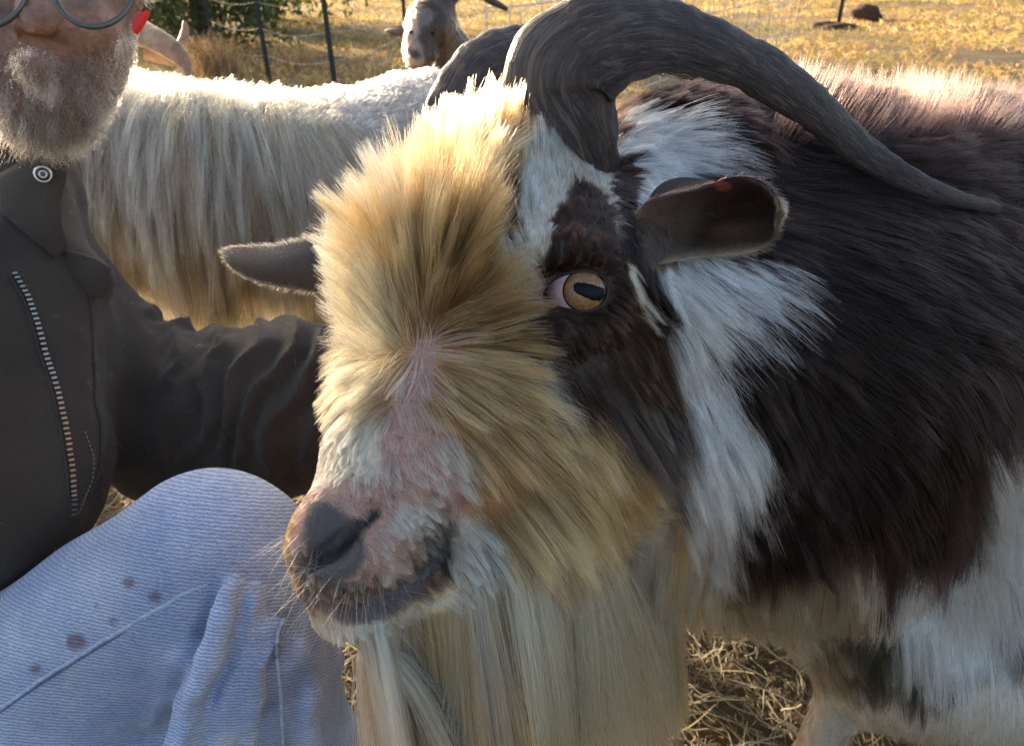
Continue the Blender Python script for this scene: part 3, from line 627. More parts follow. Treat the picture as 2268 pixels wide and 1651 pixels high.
patch('limbus', ell(IC, 49, 48), ER+.0004, M_limb, eye); patch('iris', ell(IC, 45, 44), ER+.0008, M_iris, eye)
patch('pupil', [(1269, 630), (1278, 625), (1296, 626), (1312, 630), (1328, 635), (1338, 639), (1338, 657), (1328, 667), (1312, 666), (1294, 658), (1279, 651), (1270, 643)], ER+.0012, M_pup, eye, 4)
M_lid = simple('eyelid_skin', (.022, .012, .010), .7, 0, 600, .3, .0003)
cl = np.array([q for a, b in zip(alm, alm[1:]+alm[:1]) for q in ((a[0]*(1-t)+b[0]*t, a[1]*(1-t)+b[1]*t) for t in (0, .33, .66))]); cl = (cl+np.roll(cl, 1, 0)+np.roll(cl, -1, 0))/3
c0 = cl.mean(0); lp = np.array([onball(*(c0+(q-c0)*1.05), ER+.0008) for q in cl]); lp = np.vstack([lp, lp[:2]])
tube('eyelid', lp, .0009, M_lid, eye, 8)
sk = []; n_ = len(cl); 
for s_, rr in ((1.04, .0006), (1.12, .0012), (1.34, -.0012)):
    sk.append([onball(*(c0+(q-c0)*s_), ER+rr) if s_ < 1.2 else P(*(c0+(q-c0)*s_), float(hb.hit(*(c0+(q-c0)*s_))[0])+.0012) for q in cl])
V = [p for r_ in sk for p in r_]; F = [(k*n_+j, k*n_+(j+1) % n_, (k+1)*n_+(j+1) % n_, (k+1)*n_+j) for k in range(2) for j in range(n_)]
M_ls = simple('lid_skin', (.040, .024, .018), .9, 0, 500, .4, .0006); M_ls.node_tree.nodes['Principled BSDF'].inputs['Specular IOR Level'].default_value = .15
mesh('eyelid', V, F, M_ls, eye)
#@@REST
# ------------------------------------------------------------------ cream long-haired goat behind
wg = empty('goat', P(520, 500, 1.25)*[1, 1, 0], label='cream long-haired goat standing sideways behind the kneeling person and the blond forelock', cat='goat')
wb = Body(); wb.chain([(-150, 400, 1.22, 200), (200, 385, 1.22, 192), (480, 432, 1.24, 198), (720, 445, 1.28, 206), (960, 385, 1.36, 200), (1100, 400, 1.42, 160)], .05)
wb.chain([(-150, 330, 1.25, 120), (-120, 170, 1.28, 100), (20, 120, 1.22, 75), (110, 150, 1.18, 45)], .04)
for (x, y, d) in ((-100, 500, 1.2), (20, 520, 1.32), (900, 520, 1.34), (1020, 520, 1.46)): leg(wb, x, y, d, .07, .028)
WV, WQ = nets(wb, np.arange(-1.15, .3, .014, dtype=np.float32), np.arange(.7, 1.75, .014, dtype=np.float32), np.arange(-.02, 1.1, .014, dtype=np.float32))
mesh('body', WV, WQ, M_skin, wg, col=np.tile((.42, .33, .24), (len(WV), 1)))
WC = (.72, .53, .32); WT = (.50, .31, .15)
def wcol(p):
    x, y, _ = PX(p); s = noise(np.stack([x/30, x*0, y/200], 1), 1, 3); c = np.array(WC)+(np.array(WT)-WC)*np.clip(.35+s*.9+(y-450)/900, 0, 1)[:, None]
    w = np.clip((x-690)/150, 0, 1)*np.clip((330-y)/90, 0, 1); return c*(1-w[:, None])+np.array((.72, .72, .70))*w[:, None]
wgd = [(200, 260, -.05, 1, 10, .14), (420, 280, 0, 1, 10, .15), (620, 300, .15, 1, 10, .15), (760, 260, .9, .5, 6, .05), (900, 240, 1, .1, 5, .03), (1000, 230, 1, 0, 5, .025), (850, 420, .2, 1, 8, .12), (500, 500, 0, 1, 8, .14), (200, 500, .15, 1, 8, .14), (450, 620, 0, 1, 8, .19), (800, 600, .05, 1, 8, .19), (150, 350, -.1, 1, 10, .12)]
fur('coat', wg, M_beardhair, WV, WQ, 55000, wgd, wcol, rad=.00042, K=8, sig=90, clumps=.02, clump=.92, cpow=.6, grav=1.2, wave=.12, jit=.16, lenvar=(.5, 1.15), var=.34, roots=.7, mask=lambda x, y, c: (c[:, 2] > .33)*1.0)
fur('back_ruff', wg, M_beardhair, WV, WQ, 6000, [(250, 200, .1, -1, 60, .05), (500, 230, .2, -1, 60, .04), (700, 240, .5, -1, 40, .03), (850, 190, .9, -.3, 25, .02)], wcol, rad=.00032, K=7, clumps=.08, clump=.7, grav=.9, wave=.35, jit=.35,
    mask=lambda x, y, c: (y < 290)*(x > 120)*(x < 950)*1.0)
M_horn2 = simple('pale_horn', (.34, .20, .11), .45, 0, 40, .45, .002)
horn('horn', wg, [(150, 60, 1.20, 34), (230, 52, 1.20, 32), (300, 70, 1.18, 29), (350, 92, 1.16, 26), (392, 120, 1.15, 22), (412, 145, 1.15, 14), (416, 168, 1.15, 6)], M_horn2, rings=14, n=70, ns=20, amp=.08)
horn('horn', wg, [(330, 110, 1.24, 24), (385, 125, 1.23, 20), (402, 100, 1.22, 14), (410, 72, 1.22, 9), (409, 48, 1.22, 4)], M_horn2, rings=10, n=50, ns=18, amp=.06, seed=3)

# ------------------------------------------------------------------ third goat, farther back
tg = empty('goat', P(1100, 300, 2.0)*[1, 1, 0], label='small grey-brown goat facing the camera in the background left of the big curved horn', cat='goat')
tb = Body(); tb.chain([(918, 128, 1.66, 22), (922, 100, 1.68, 27), (948, 45, 1.72, 42), (962, 22, 1.76, 42)], .02); tb.cone((918, 138, 1.665, 17), (950, 118, 1.70, 22), .012); tb.cone((935, 60, 1.70, 34), (980, 70, 1.74, 34), .02)
tb.chain([(965, 45, 1.80, 40), (985, 130, 1.88, 58), (1010, 220, 1.95, 95)], .04); tb.chain([(1010, 235, 2.0, 120), (1250, 240, 2.5, 110)], .05)
for (x, y, d) in ((990, 300, 1.95), (1080, 300, 2.05), (1230, 290, 2.4), (1280, 290, 2.5)): leg(tb, x, y, d, .06, .028)
TV, TQ = nets(tb, axis(-.35, .5, -.26, -.12, .0045, .02), axis(1.2, 2.5, 1.38, 1.62, .0055, .03), axis(-.02, 1.0, .68, .95, .0045, .025))
tcoat = [([(880, 0), (940, 20), (925, 60), (940, 100), (960, 120), (930, 150), (880, 150)], (.36, .27, .20), 4), ([(925, 20), (955, 20), (965, 30), (950, 50), (925, 70)], (.20, .17, .15), 3),
    ([(935, 62), (1010, 40), (1010, 200), (970, 200), (940, 120), (925, 85)], (.07, .045, .035), 4), ([(990, 30), (1010, 40), (1060, 160), (1010, 190), (985, 100)], (.16, .11, .08), 4), ([(905, 108), (930, 112), (930, 130), (900, 130)], (.05, .04, .04), 3)]
tcf = lambda p: paint(p, (.06, .04, .03), tcoat, jit=5)
mesh('body', TV, TQ, M_skin, tg, col=tcf(TV)*.8)
fur('coat', tg, M_fur, TV, TQ, 16000, [(930, 40, -.2, -.8, 15, .015), (920, 100, .1, 1, 10, .006), (960, 80, .5, 1, 10, .012), (1000, 140, .6, 1, 12, .04), (935, 140, .2, 1, 20, .02)], tcf, rad=.00035, clumps=.06)
tube('beard', P(np.array([930, 932, 936]), np.array([148, 165, 200]), np.array([1.68, 1.70, 1.74])), [.018, .014, .004], simple('beard_hair', (.40, .26, .14), .8, 0, 300, .5, .003), tg)
ear('ear', [(908, 62, 1.74), (885, 56, 1.75), (858, 62, 1.76), (850, 68, 1.77)], [(908, 84, 1.73), (885, 82, 1.74), (862, 76, 1.76), (850, 69, 1.77)], -.01, tg, lambda p: (.07, .045, .035), None, 16, 8)
ear('ear', [(985, 60, 1.74), (1000, 55, 1.76), (1015, 75, 1.78)], [(985, 80, 1.74), (1000, 85, 1.76), (1015, 77, 1.78)], .01, tg, lambda p: (.07, .045, .035), None, 16, 8)
for (ex, ey_) in ((910, 72), (957, 74)):
    dd = float(tb.hit(ex, ey_, 1.0, 2.4)[0]); tube('eye', P(np.array([ex-4, ex+4.]), np.array([ey_, ey_+.5]), np.array([dd, dd])), [.004, .004], M_pup, tg)
horn('horn', tg, [(945, 30, 1.74, 22), (960, -10, 1.72, 24), (1000, -45, 1.76, 22), (1050, -25, 1.82, 16), (1090, 3, 1.88, 10), (1122, 20, 1.92, 5)], M_horn, rings=12, n=60, ns=18)
horn('horn', tg, [(975, 30, 1.78, 22), (1000, -15, 1.80, 22), (1060, -50, 1.86, 18), (1120, -60, 1.95, 12), (1160, -50, 2.0, 6)], M_horn, rings=12, n=60, ns=18, seed=8)

# ------------------------------------------------------------------ kneeling person
pr = empty('person', P(0, 1300, .80)*[1, 1, 0], label='grey-bearded person in glasses, dark jacket and light blue jeans crouching at the left', cat='person')
hd = Body(); hd.chain([(85, -130, .70, 205), (90, 20, .685, 175), (92, 130, .67, 140), (100, 215, .655, 85)], .03)
hd.chain([(72, -60, .612, 16), (68, 20, .598, 20), (66, 52, .590, 24)], .015); hd.ball((40, 60, .602, 15), .012); hd.ball((94, 60, .602, 15), .012)
hd.ball((190, 60, .640, 58), .03); hd.ball((-30, 60, .640, 58), .03); hd.cut(P(112, 58, .598), P(150, 120, .60), .002, .003, .008); hd.ball((78, 150, .595, 34), .02); hd.cut(P(30, 148, .577), P(125, 148, .577), .002, .002)
hd.chain([(50, 150, .75, 105), (10, 420, .82, 110)], .03); hd.ball((292, -10, .70, 28), .015)
hd.chain([(0, 430, .84, 130), (-40, 900, .80, 180)], .05)
HV, HQ = nets(hd, np.arange(-.75, .05, .0055, dtype=np.float32), np.arange(.35, 1.05, .0055, dtype=np.float32), np.arange(.38, 1.12, .0055, dtype=np.float32))
mesh('head_and_torso', HV, HQ, colmat('person_skin', .5, 260, .35, .0018), pr, col=np.clip(np.array((.30, .155, .10))*(1+.35*noise(HV, 60, 2)+.3*noise(HV, 220, 5))[:, None]+np.array((.06, -.01, -.01))*np.clip(noise(HV, 28, 7), 0, 1)[:, None], .01, 1))
bm = [(-220, 120), (-60, 90), (20, 120), (40, 105), (95, 105), (130, 125), (250, 90), (300, 20), (340, 60), (330, 200), (200, 400), (-200, 420)]
def bcol(p): return np.tile((.20, .165, .135), (len(p), 1))*(1+.3*rng.normal(0, 1, (len(p), 1)).clip(-1.5, 1.5))
fur('beard', pr, M_beardhair, HV, HQ, 11000, [(280, 60, .2, 1, 12, .012), (250, 160, 0, 1, 18, .020), (100, 120, .2, 1, 25, .020), (150, 220, .1, 1, 26, .050), (50, 230, 0, 1, 30, .060), (-60, 150, -.2, 1, 25, .04)], bcol,
    rad=.00024, K=12, clumps=.04, clump=.6, grav=.4, wave=1.1, wfreq=1.9, jit=.5, lenvar=(.4, 1.2), mask=lambda x, y, c: (inpoly(x, y, bm) < 0)*(c[:, 1] < .80)*1.0)
fur('hair', pr, M_beardhair, HV, HQ, 5000, [(60, -200, 0, -1, 30, .03), (280, -80, .6, .3, 30, .02)], bcol, rad=.00015, K=6, clumps=.05, jit=.3, mask=lambda x, y, c: ((y < -170) | ((x > 260)*(y < -20)))*(c[:, 2] > .7)*1.0)
# glasses
gl = empty('glasses', (0, 0, 0)); gl.parent = pr; gl.location = -pr.location
M_frame = simple('grey_frame', (.10, .11, .10), .3, .6); M_red = simple('red_plastic', (.75, .03, .02), .4)
def glass():
    m, t, b = nodes('lens_glass'); b.inputs['Transmission Weight'].default_value = 1; b.inputs['Roughness'].default_value = .02; b.inputs['IOR'].default_value = 1.05; b.inputs['Base Color'].default_value = (.95, .96, .95, 1); return m
M_glass = glass()
for cx_, dd in ((208, .580), (-30, .585)):
    pts = P(cx_+92*np.cos(th), -38+98*np.sin(th), dd+.0*th+np.maximum(0, np.cos(th))*(.012 if cx_ > 0 else 0)); pts = np.vstack([pts, pts[:2]])
    tube('frame', pts, .0022, M_frame, gl); c_ = P(cx_, -38, dd+.002)
    mesh('lens', np.vstack([[c_], pts[:40]]), [(0, 1+(j+1) % 40, 1+j) for j in range(40)], M_glass, gl)
tube('bridge', P(np.array([65, 88, 118.]), np.array([-62, -72, -62.]), np.array([.582, .578, .580])), .0018, M_frame, gl)
tube('temple', P(np.array([300, 312, 318, 330]), np.array([-50, -40, -20, -10.]), np.array([.592, .63, .67, .72])), .0022, M_frame, gl)
rp = P(np.array([300, 318, 326, 308, 296, 290.]), np.array([34, 40, 22, 58, 72, 62.]), np.array([.648]*6)); 
q2 = rp+FV*.006; mesh('red_tip', np.vstack([rp, q2]), [(0, 2, 1), (0, 1, 3, 4, 5), (6, 7, 8), (11, 10, 9, 7, 6), (0, 5, 11, 6), (5, 4, 10, 11), (4, 3, 9, 10), (3, 1, 7, 9), (1, 2, 8, 7), (2, 0, 6, 8)], M_red, gl, smooth=False)
# jacket
jk = Body(); jk.chain([(-70, 560, .80, 215), (-60, 800, .74, 250), (-50, 1000, .70, 245)], .05)
jk.chain([(-10, 385, .80, 158), (10, 520, .77, 150)], .04); jk.chain([(60, 440, .745, 82), (90, 560, .74, 92), (190, 612, .735, 42), (214, 622, .735, 34)], .02)
jk.chain([(120, 640, .84, 120), (225, 800, .86, 140), (420, 935, .86, 178), (640, 910, .82, 182), (950, 880, .80, 150)], .03)
jk.cone((-40, 700, .72, 235), (-30, 1080, .68, 225), .03); jk.cone((130, 700, .70, 60), (150, 1080, .655, 55), .03)
JV, JQ = nets(jk, np.arange(-.55, .05, .0042, dtype=np.float32), np.arange(.30, 1.05, .0048, dtype=np.float32), np.arange(.22, .86, .0042, dtype=np.float32))
vn, _ = vnormals(JV, JQ); x, y, _ = PX(JV)
sl = np.clip((x-300)/120, 0, 1)*np.clip((1150-y)/200+.2, 0, 1)
ph_ = (x+.42*(y-850)+62*noise(JV, 16, 3)+20*noise(JV, 45, 9))/(92+16*noise(JV, 8, 6)); fold_ = np.abs((ph_ % 1)-.5)*2
disp = sl*(1+.6*noise(JV, 11, 12))*(.019*(fold_**1.4)-.004)*np.clip(1.35-(y-720)/330, .15, 1)+.004*noise(JV, 14, 1)+.0022*noise(JV, 40, 2)
disp += (1-sl)*.004*np.sin((x*.9-y*.15)/38+2*noise(JV, 12, 4))
JV = JV+vn*disp[:, None]
def cloth(name, c, rough=.85, sheen=.25):
    m, t, b = nodes(name); b.inputs['Roughness'].default_value = rough; b.inputs['Sheen Weight'].default_value = sheen; b.inputs['Sheen Roughness'].default_value = .4
    n = link_noise(t, 12, 8, .7); n2 = link_noise(t, 700, 4, .8); r = ramp(t, n.outputs[0], [(.3, tuple(v*.75 for v in c)), (.7, tuple(v*1.3 for v in c))]); r2 = ramp(t, n2.outputs[0], [(.35, (.75,)*3), (.65, (1.15,)*3)])
    t.links.new(mixc(t, r.outputs[0], r2.outputs[0], 1), b.inputs['Base Color']); bump(t, b, n2.outputs[0], .0009, 1); return m
M_jacket = cloth('dark_jacket_cloth', (.046, .032, .022), sheen=.12)
jo = mesh('jacket', JV, JQ, M_jacket, pr)
kd = kdtree.KDTree(len(JV)); [kd.insert(v, i) for i, v in enumerate(JV)]; kd.balance()
def on_jacket(x, y, off=.001):
    q = jk.at(x, y)[0]; i = kd.find(q)[1]; n = vn[i]; return q+n*(float(np.dot(JV[i]-q, n))+off), n
def along(pts, step):
    pts = np.array(pts, float); s = np.r_[0, np.cumsum(np.hypot(*np.diff(pts, axis=0).T))]; q = np.arange(0, s[-1], step); return np.interp(q, s, pts[:, 0]), np.interp(q, s, pts[:, 1])
M_zip = simple('zipper_metal', (.45, .42, .36), .35, .9)
bx_ = lambda a, b, c: ([(i*a, j*b, k*c) for i in (-.5, .5) for j in (-.5, .5) for k in (-.5, .5)], [(0, 1, 3, 2), (4, 6, 7, 5), (0, 4, 5, 1), (2, 3, 7, 6), (0, 2, 6, 4), (1, 5, 7, 3)])
tooth = bpy.data.meshes.new('zipper_tooth'); v_, f_ = bx_(.0042, .0017, .0018); tooth.from_pydata(v_, [], f_); tooth.materials.append(M_zip)
def place(name, me, loc, rot, parent):
    o = bpy.data.objects.new(name, me); C.objects.link(o); o.parent = parent; off = Vector((0, 0, 0)); q = parent
    while q is not None: off += q.location; q = q.parent
    o.location = Vector(loc)-off; o.rotation_euler = rot.to_euler(); return o
def flap(name, poly, d, thick, m, parent, swell_=.004):
    q = np.array(poly, float); c = q.mean(0); n = len(q); V = []; F = []
    for sgn, dd in ((1, d-thick), (1, d-thick*.6), (1, d)):
        sc_ = {0: .90, 1: 1.0, 2: 1.0}[len(V)//n]; V += [P(*(c+(p_-c)*sc_), dd) for p_ in q]
    V.append(P(*c, d-thick-swell_)); V = np.array(V)
    for k in (0, 1): F += [(k*n+j, k*n+(j+1) % n, (k+1)*n+(j+1) % n, (k+1)*n+j) for j in range(n)]
    F += [(3*n, (j+1) % n, j) for j in range(n)]; return mesh(name, V, F, m, parent)
fur('lint', jo, M_beardhair, JV, JQ, 260, [(200, 700, 1, .3, 6, .012), (500, 900, -.4, 1, 6, .014)], lambda p: np.tile((.6, .5, .38), (len(p), 1)), rad=.00010, clumps=0, jit=.9, wave=.5)
flap('storm_flap', [(140, 552), (180, 560), (215, 572), (246, 592), (251, 620), (240, 650), (222, 662), (190, 655), (150, 640), (132, 600)], .705, .010, M_jacket, jo)
flap('collar', [(-20, 395), (60, 350), (120, 338), (152, 345), (148, 400), (136, 450), (140, 500), (152, 552), (120, 570), (60, 520), (0, 470)], .690, .012, M_jacket, jo, .006)
zx, zy = along([(36, 600), (62, 650), (84, 720), (104, 790), (128, 870), (146, 960), (160, 1040), (170, 1110), (166, 1150)], 11.5)
for i in range(len(zx)):
    p, n = on_jacket(zx[i], zy[i], .0015); j = min(i+1, len(zx)-1); p2 = P(zx[j], zy[j], .7)-P(zx[j-1], zy[j-1], .7)
    Y_ = Vector(p2).normalized(); Z_ = Vector(n); X_ = Y_.cross(Z_).normalized(); Z_ = X_.cross(Y_); place('zipper_tooth', tooth, p, Matrix((X_, Y_, Z_)).transposed(), jo)
for pl, off in (([(24, 600), (50, 650), (72, 720), (92, 790), (116, 870), (134, 960), (148, 1040), (158, 1110)], .001), ([(190, 650), (200, 800), (212, 950), (216, 1040), (205, 1120)], .0015)):
    sx, sy = along(pl, 12); tube('seam', np.array([on_jacket(a, b, off)[0] for a, b in zip(sx, sy)]), .0011, M_jacket, jo, 6)
sx, sy = along([(182, 960), (200, 1010), (208, 1060), (196, 1110), (178, 1150)], 10)
stitch = bpy.data.meshes.new('stitch'); v_, f_ = bx_(.0009, .0022, .0008); stitch.from_pydata(v_, [], f_); stitch.materials.append(simple('thread', (.22, .19, .15), .8))
for a, b in zip(sx, sy):
    p, n = on_jacket(a, b, .001); Z_ = Vector(n); Y_ = Vector(UV); X_ = Y_.cross(Z_).normalized(); Y_ = Z_.cross(X_); place('stitch', stitch, p, Matrix((X_, Y_, Z_)).transposed(), jo)
p = P(95, 386, .664); n = CP-p; Nn = Vector((CP-p)).normalized(); X_ = Vector(RV); Y_ = Nn.cross(X_).normalized(); X_ = Y_.cross(Nn)
ringp = np.array([p+np.array(X_)*.0064*math.cos(t)+np.array(Y_)*.0064*math.sin(t) for t in th]+[p+np.array(X_)*.0064*math.cos(t)+np.array(Y_)*.0064*math.sin(t) for t in th[:2]])
M_snap = simple('snap_metal', (.62, .60, .56), .3, .9)
tube('snap_button', ringp, .0011, M_snap, jo); r2_ = (ringp-p)*.45+p+np.array(Nn)*.001; tube('snap_button', r2_, .0008, M_snap, jo)
tube('snap_button', np.array([p-np.array(Nn)*.002, p+np.array(Nn)*.0012]), .0058, simple('snap_dark', (.09, .07, .07), .4, .4), jo, 24)
# jeans
jn = Body(); jn.cone((470, 1243, .60, 200), (-150, 1716, .70, 268), .03)
kn = P(520, 1320, .60); ft = kn+np.array([.03, .05, -.50]); jn.wcone(kn, ft, .062, .060, .05); jn.wcone(P(590, 1440, .60), P(630, 1900, .72), .044, .050, .03)
jn.cone((200, 1700, .66, 220), (590, 1700, .66, 150), .04)
jn.chain([(510, 1300, .535, 26), (470, 1450, .545, 30), (400, 1651, .56, 34)], .012); jn.chain([(560, 1300, .545, 24), (548, 1420, .55, 26), (500, 1600, .57, 30)], .010); jn.chain([(625, 1375, .56, 20), (560, 1500, .57, 26), (470, 1700, .59, 30)], .010)
jb = Body(); jb.p = list(jn.p); jb0 = Body(); jb0.p = list(jn.p[:4])
for pl, r_, up in (([(515, 1300), (500, 1360), (470, 1450), (430, 1550), (400, 1660)], .0125, .006), ([(562, 1318), (560, 1400), (530, 1500), (490, 1600), (470, 1660)], .0125, .006), ([(615, 1385), (575, 1450), (550, 1540), (530, 1660)], .0115, .006), ([(660, 1420), (680, 1540), (690, 1660)], .008, -.001), ([(455, 1330), (400, 1450), (330, 1600)], .006, -.002)):
    w = jb.at(*np.array(pl, float).T, up)
    for i in range(len(w)-1): jn.wcone(w[i], w[i+1], r_*(.7+.1*i), r_*(.8+.1*i), .005)
jb.p = list(jn.p)
for pl, r_, kk in (([(470, 1292), (520, 1284), (570, 1305), (640, 1368)], .0034, .005), ([(632, 1385), (590, 1440), (540, 1490)], .0030, .005), ([(470, 1320), (445, 1400), (400, 1540), (370, 1650)], .0042, .007), ([(538, 1310), (525, 1420), (480, 1540), (430, 1650)], .0045, .006), ([(585, 1350), (560, 1450), (515, 1560), (490, 1650)], .0045, .006), ([(560, 1440), (510, 1540), (450, 1651)], .0030, .006), ([(600, 1560), (540, 1651)], .003, .006)):
    w = jb.at(*np.array(pl, float).T)
    for a, b in zip(w[:-1], w[1:]): jn.cut(a, b, r_, r_, kk)
NV, NQ = nets(jn, np.arange(-.62, -.04, .0030, dtype=np.float32), np.arange(.22, .78, .0038, dtype=np.float32), np.arange(.0, .72, .0032, dtype=np.float32))
x, y, _ = PX(NV); vnn, _ = vnormals(NV, NQ)
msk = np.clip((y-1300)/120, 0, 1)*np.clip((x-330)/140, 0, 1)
NV = NV+vnn*(.0055*msk*np.sin((x+.40*(y-1300))/15.5+2.2*noise(NV, 22, 5))*np.clip(.4+noise(NV, 30, 8), 0, 1)+.0018*noise(NV, 26, 2)+.003*noise(NV, 11, 3))[:, None]
nc = np.tile((1., 1, 1), (len(NV), 1)); st_ = noise(NV, 90, 4)
for (a, b, r_) in ((170, 1420, 20), (245, 1375, 15), (290, 1290, 13), (335, 1320, 17), (80, 1480, 14), (215, 1340, 10)):
    w = np.clip((1.1-np.hypot((x-a)/r_, (y-b)/(r_*.9))+st_*.7)*2, 0, 1)[:, None]; nc = nc*(1-w*.75)+np.array((.40, .17, .20))*w*.75
ex = jb0(NV.astype(np.float32)); nc = nc*np.clip(1.0+60*np.clip(ex, -.006, .006)*np.clip((y-1270)/60, 0, 1), .55, 1.3)[:, None]  # fold shading painted into the denim colour: valleys darker, ridges lighter
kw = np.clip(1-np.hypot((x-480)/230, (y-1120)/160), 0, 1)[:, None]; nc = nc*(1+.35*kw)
def denim():
    m, t, b = nodes('denim'); b.inputs['Roughness'].default_value = .85; b.inputs['Sheen Weight'].default_value = .2
    a = t.nodes.new('ShaderNodeAttribute'); a.attribute_name = 'stripe'; nn = link_noise(t, 260, 4); n2 = link_noise(t, 9, 5, .6); n3 = link_noise(t, 1100, 2)
    ad = t.nodes.new('ShaderNodeMath'); ad.operation = 'MULTIPLY_ADD'; ad.inputs[1].default_value = 9; t.links.new(nn.outputs[0], ad.inputs[0]); t.links.new(a.outputs['Fac'], ad.inputs[2])
    s = t.nodes.new('ShaderNodeMath'); s.operation = 'SINE'; t.links.new(ad.outputs[0], s.inputs[0])
    h = t.nodes.new('ShaderNodeMath'); h.operation = 'MULTIPLY_ADD'; h.inputs[1].default_value = .5; h.inputs[2].default_value = .5; t.links.new(s.outputs[0], h.inputs[0])
    r = ramp(t, h.outputs[0], [(.05, (.17, .22, .34)), (.55, (.26, .33, .47)), (1, (.36, .43, .57))])
    r2 = ramp(t, n2.outputs[0], [(.35, (.60, .66, .78)), (.65, (1.2, 1.16, 1.08))]); r3 = ramp(t, n3.outputs[0], [(.35, (.7,)*3), (.65, (1.25,)*3)])
    o = mixc(t, r.outputs[0], r2.outputs[0], 1); o = mixc(t, o, r3.outputs[0], .7); c = t.nodes.new('ShaderNodeAttribute'); c.attribute_name = 'col'; o = mixc(t, o, c.outputs['Color'], 1)
    t.links.new(o, b.inputs['Base Color']); bump(t, b, h.outputs[0], .0005, .8); return m
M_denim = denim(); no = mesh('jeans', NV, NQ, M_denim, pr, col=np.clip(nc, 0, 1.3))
a = no.data.attributes.new('stripe', 'FLOAT', 'POINT'); q = NV@(UV*.985+RV*.12+FV*.12)*2*np.pi/.0026; a.data.foreach_set('value', q.astype(np.float32))
M_seam = simple('denim_seam', (.30, .37, .50), .8, 0, 350, .35, .0008); M_seamd = simple('denim_seam_shadowed_edge', (.10, .13, .22), .9, 0, 300, .3)
for pl, r_ in (([(-60, 1612), (80, 1512), (180, 1448), (300, 1376), (400, 1318), (455, 1295), (500, 1284), (548, 1290)], .0016), ([(628, 1368), (614, 1400), (612, 1450), (620, 1530), (628, 1660)], .0015)):
    sx, sy = along(pl, 14); w = jn.at(sx, sy, -.0002); w += np.array([noise(w, 120, 3)*.0008]).T*UV; tube('seam', w, r_, M_seam, no, 8)
    w = jn.at(sx+2, sy+7, -.0006); tube('seam', w, r_*.6, M_seamd, no, 6)  # dark strip beside the seam, standing in for its shadow
# boot under the trouser leg
bt = Body(); bt.wcone(ft+[0, 0, .02], ft+[.0, -.02, -.07], .05, .045); bt.wcone(ft+[0, -.03, -.07], ft+[.03, -.17, -.075], .042, .036, .02)
BV_, BQ_ = nets(bt, np.arange(ft[0]-.1, ft[0]+.12, .006, dtype=np.float32), np.arange(ft[1]-.26, ft[1]+.1, .006, dtype=np.float32), np.arange(0.0, ft[2]+.12, .006, dtype=np.float32))
mesh('boot', BV_, BQ_, simple('boot_leather', (.09, .06, .04), .6, 0, 60, .3, .001), pr)

# ------------------------------------------------------------------ fences, shrubs, trees
def ground_at(x, y):
    d = 1.0; r = P(x, y, 1.0)-CP
    for t in np.geomspace(.8, 400, 4000):
        p = CP+r*t
        if p[2] < gz(p[0], p[1]): return p
    return p
M_post = simple('dark_post', (.035, .04, .035), .7, .2, 40, .3); M_wire = simple('wire', (.62, .58, .52), .5, .2)
def tpost(x, y, h, parent, lean=(0, 0), w=.022):
    p = ground_at(x, y); q = p+np.array([lean[0], lean[1], h]); v = []
    prof = [(-w, -.004), (-.004, -.004), (-.004, -w*.9), (.004, -w*.9), (.004, -.004), (w, -.004), (w, .004), (-w, .004)]
    v = [tuple(p+[a, b, -.1]) for a, b in prof]+[tuple(q+[a, b, 0]) for a, b in prof]; F = [(i, (i+1) % 8, 8+(i+1) % 8, 8+i) for i in range(8)]+[tuple(range(8, 16))]
    mesh('post', v, F, M_post, parent, smooth=False)
    return p, q
fn = empty('wire_fence', tuple(ground_at(745, 207)), label='sagging wire fence on thin dark posts behind the cream goat', cat='fence')
tops = [tpost(745, 207, 1.35, fn, (-.05, 0)), tpost(598, 184, 1.3, fn, (-.03, 0)), tpost(480, 150, 1.3, fn), tpost(900, 120, 1.3, fn)]
order = [tops[2], tops[1], tops[0], tops[3]]
for k in range(5):
    z = .25+.23*k; pts = []
    for (a, b), (c, d) in zip(order[:-1], order[1:]):
        for t in np.linspace(0, 1, 8): u = a+(b-a)*z/1.3; v = c+(d-c)*z/1.3; pts.append(u*(1-t)+v*t-np.array([0, 0, .05*math.sin(math.pi*t)]))
    tube('wire', pts, .0016, M_wire, fn, 5)
fn2 = empty('post', tuple(ground_at(1855, 58)), label='thin dark post standing alone in the golden pasture at top right', cat='post')
tpost(1855, 58, 1.4, fn2, w=.035)
for k, (x, y, lb) in enumerate(((812, 18, 'faint dark post far behind the wire fence, right of the tallest post'), (770, 12, 'faint dark post far behind the wire fence, just right of the nearest post'), (890, 10, 'farthest faint post left of the small goat'))):
    e = empty('post', tuple(ground_at(x, y)), label=lb, cat='post', group='far pasture posts'); tpost(x, y, 1.4, e, w=.03)
pn = empty('panel_fence', tuple(ground_at(1745, 128)), label='welded wire panel leaning across the pasture behind the big horn', cat='fence')
A = ground_at(1080, 300); B = ground_at(1745, 128); nv_ = int(np.linalg.norm(B-A)/.19)
for k in range(8):
    z = .08+.17*k; pts = [A*(1-t)+B*t+np.array([.02*math.sin(t*9+k), .0, z+.02*math.sin(t*14+k)]) for t in np.linspace(0, 1, 14)]; tube('wire', pts, .0055, M_wire, pn, 5)
for k in range(nv_+1):
    t = k/nv_; p = A*(1-t)+B*t; tube('wire', [p+[0, .006, 0], p+[.03*math.sin(k*2.1), .006, .7], p+[.05*math.sin(k*1.3), .006, 1.3]], .0045, M_wire, pn, 5)
M_clod = simple('brown_soil', (.07, .035, .02), .95, 0, 30, .5, .02)
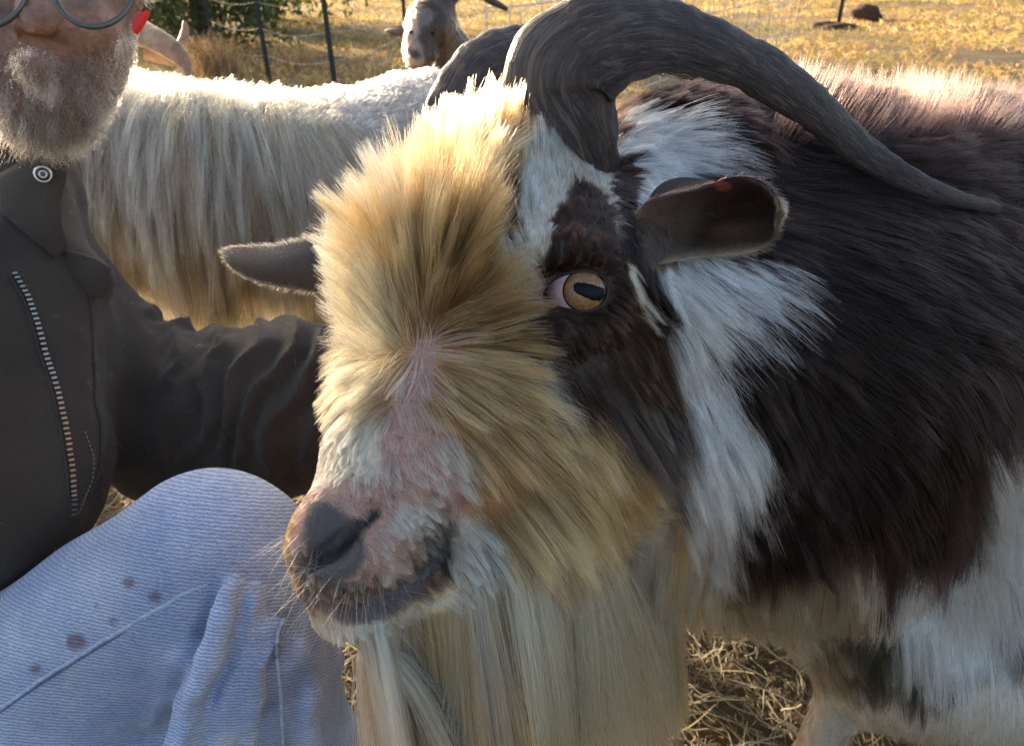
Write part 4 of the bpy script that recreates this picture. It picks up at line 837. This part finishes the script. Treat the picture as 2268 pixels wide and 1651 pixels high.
def rock(name, c, r, m, lab, cat, seed):
    u = np.linspace(0, math.pi, 12); v = np.linspace(0, 2*math.pi, 20, endpoint=False); V = np.array([[math.sin(a)*math.cos(b), math.sin(a)*math.sin(b), math.cos(a)] for a in u for b in v])
    V *= (1+.35*noise(V+seed, 1.7)+.2*noise(V+seed, 5, 2))[:, None]; V = V*np.array(r)+np.array(c); F = [(i*20+j, (i+1)*20+j, (i+1)*20+(j+1) % 20, i*20+(j+1) % 20) for i in range(11) for j in range(20)]
    o = mesh(name, V, F, m); tag(o, lab, cat)
p = ground_at(1915, 46); rock('soil_clod', p+[0, 0, .08], (.26, .22, .17), M_clod, 'dark brown clod of soil just right of the lone post', 'soil clod', 2)
p = ground_at(1848, 64); rock('soil_mound', p+[0, 0, .01], (.38, .25, .10), M_clod, 'low dark mound of soil at the foot of the lone post', 'soil mound', 5)
# weeds
def weed(x, y, n, h, lab, seed):
    p = ground_at(x, y); rs = np.random.default_rng(seed); xy = p[:2]+rs.normal(0, .13, (n, 2)); o = blades('dry_weed', xy, h, .0035, .6, [(.42, .27, .13), (.50, .33, .16), (.30, .2, .1)], seed=seed); tag(o, lab, 'weed')
weed(478, 165, 350, .42, 'orange dry weed clump behind the cream goat, left of the fence post', 3); weed(660, 150, 200, .25, 'low brown dry weed between the two nearest fence posts', 5)
# trees
def leafmat(name, c):
    m, t, b = nodes(name); n = link_noise(t, 2.5, 4); r = ramp(t, n.outputs[0], [(.3, tuple(v*.6 for v in c)), (.7, tuple(v*1.5 for v in c))]); t.links.new(r.outputs[0], b.inputs['Base Color']); b.inputs['Roughness'].default_value = .6
    tr = t.nodes.new('ShaderNodeBsdfTranslucent'); t.links.new(r.outputs[0], tr.inputs[0]); mx = t.nodes.new('ShaderNodeMixShader'); mx.inputs[0].default_value = .35; t.links.new(b.outputs[0], mx.inputs[1]); t.links.new(tr.outputs[0], mx.inputs[2]); t.links.new(mx.outputs[0], t.nodes['Material Output'].inputs[0]); return m
M_leaf = leafmat('evergreen_leaf', (.055, .075, .02)); M_bark = simple('bark', (.09, .065, .045), .9, 0, 14, .4, .01)
def tree(loc, h, rad, lab, seed, n=9000, ls=.07, zlo=.05):
    rs = np.random.default_rng(seed); e = empty('tree', tuple(loc), label=lab, cat='tree', group='evergreens at the back left')
    loc = np.array(loc); tube('trunk', [loc+[0, 0, -.2], loc+[.05, 0, h*.5], loc+[0, .05, h*.97]], [.035*h, .022*h, .004*h], M_bark, e, 10)
    t = rs.random(n)**.75; a = rs.random(n)*6.283; prof = (1-t)**.75*(.75+.25*np.sin(a*5+t*23)); r = rad*prof*np.sqrt(rs.uniform(.15, 1, n))
    c = np.stack([r*np.cos(a), r*np.sin(a), zlo*h+t*h*(1-zlo)-.25*r], 1)+loc; c += rs.normal(0, .05, (n, 3))
    u = rs.normal(0, 1, (n, 3)); u /= np.linalg.norm(u, axis=1)[:, None]; v = np.cross(u, rs.normal(0, 1, (n, 3))); v /= np.linalg.norm(v, axis=1)[:, None]
    s = ls*rs.uniform(.5, 1.3, (n, 1)); V = np.stack([c-u*s, c+v*s*.35, c+u*s, c-v*s*.35], 1).reshape(-1, 3); mesh('crown', V, np.arange(n*4).reshape(n, 4), M_leaf, e, smooth=False)
p = ground_at(455, 112); tree(p, 4.2, 1.5, 'dark evergreen with yellow-green edge above the cream goat, near the fence', 1, 16000)
p = ground_at(560, 60); tree(p, 5.0, 1.2, 'dark evergreen farther back just right of the nearest evergreen', 2, 9000)
p = ground_at(330, 75); tree(p, 4.5, 1.5, 'dark evergreen directly behind the head of the person', 3, 9000)
tree((-8.2, 16, float(gz(-8.2, 16))), 6.5, 2.4, 'tall evergreen far back at the left, mostly hidden by the person', 4, 12000, .09)
tree((-5.2, 17.5, float(gz(-5.2, 17.5))), 6, 2.2, 'far evergreen between the person and the first fence post', 5, 12000, .09)
print('panel', A, B, PX(np.array([A, B, A+[0, 0, 1.2], B+[0, 0, 1.2]])))
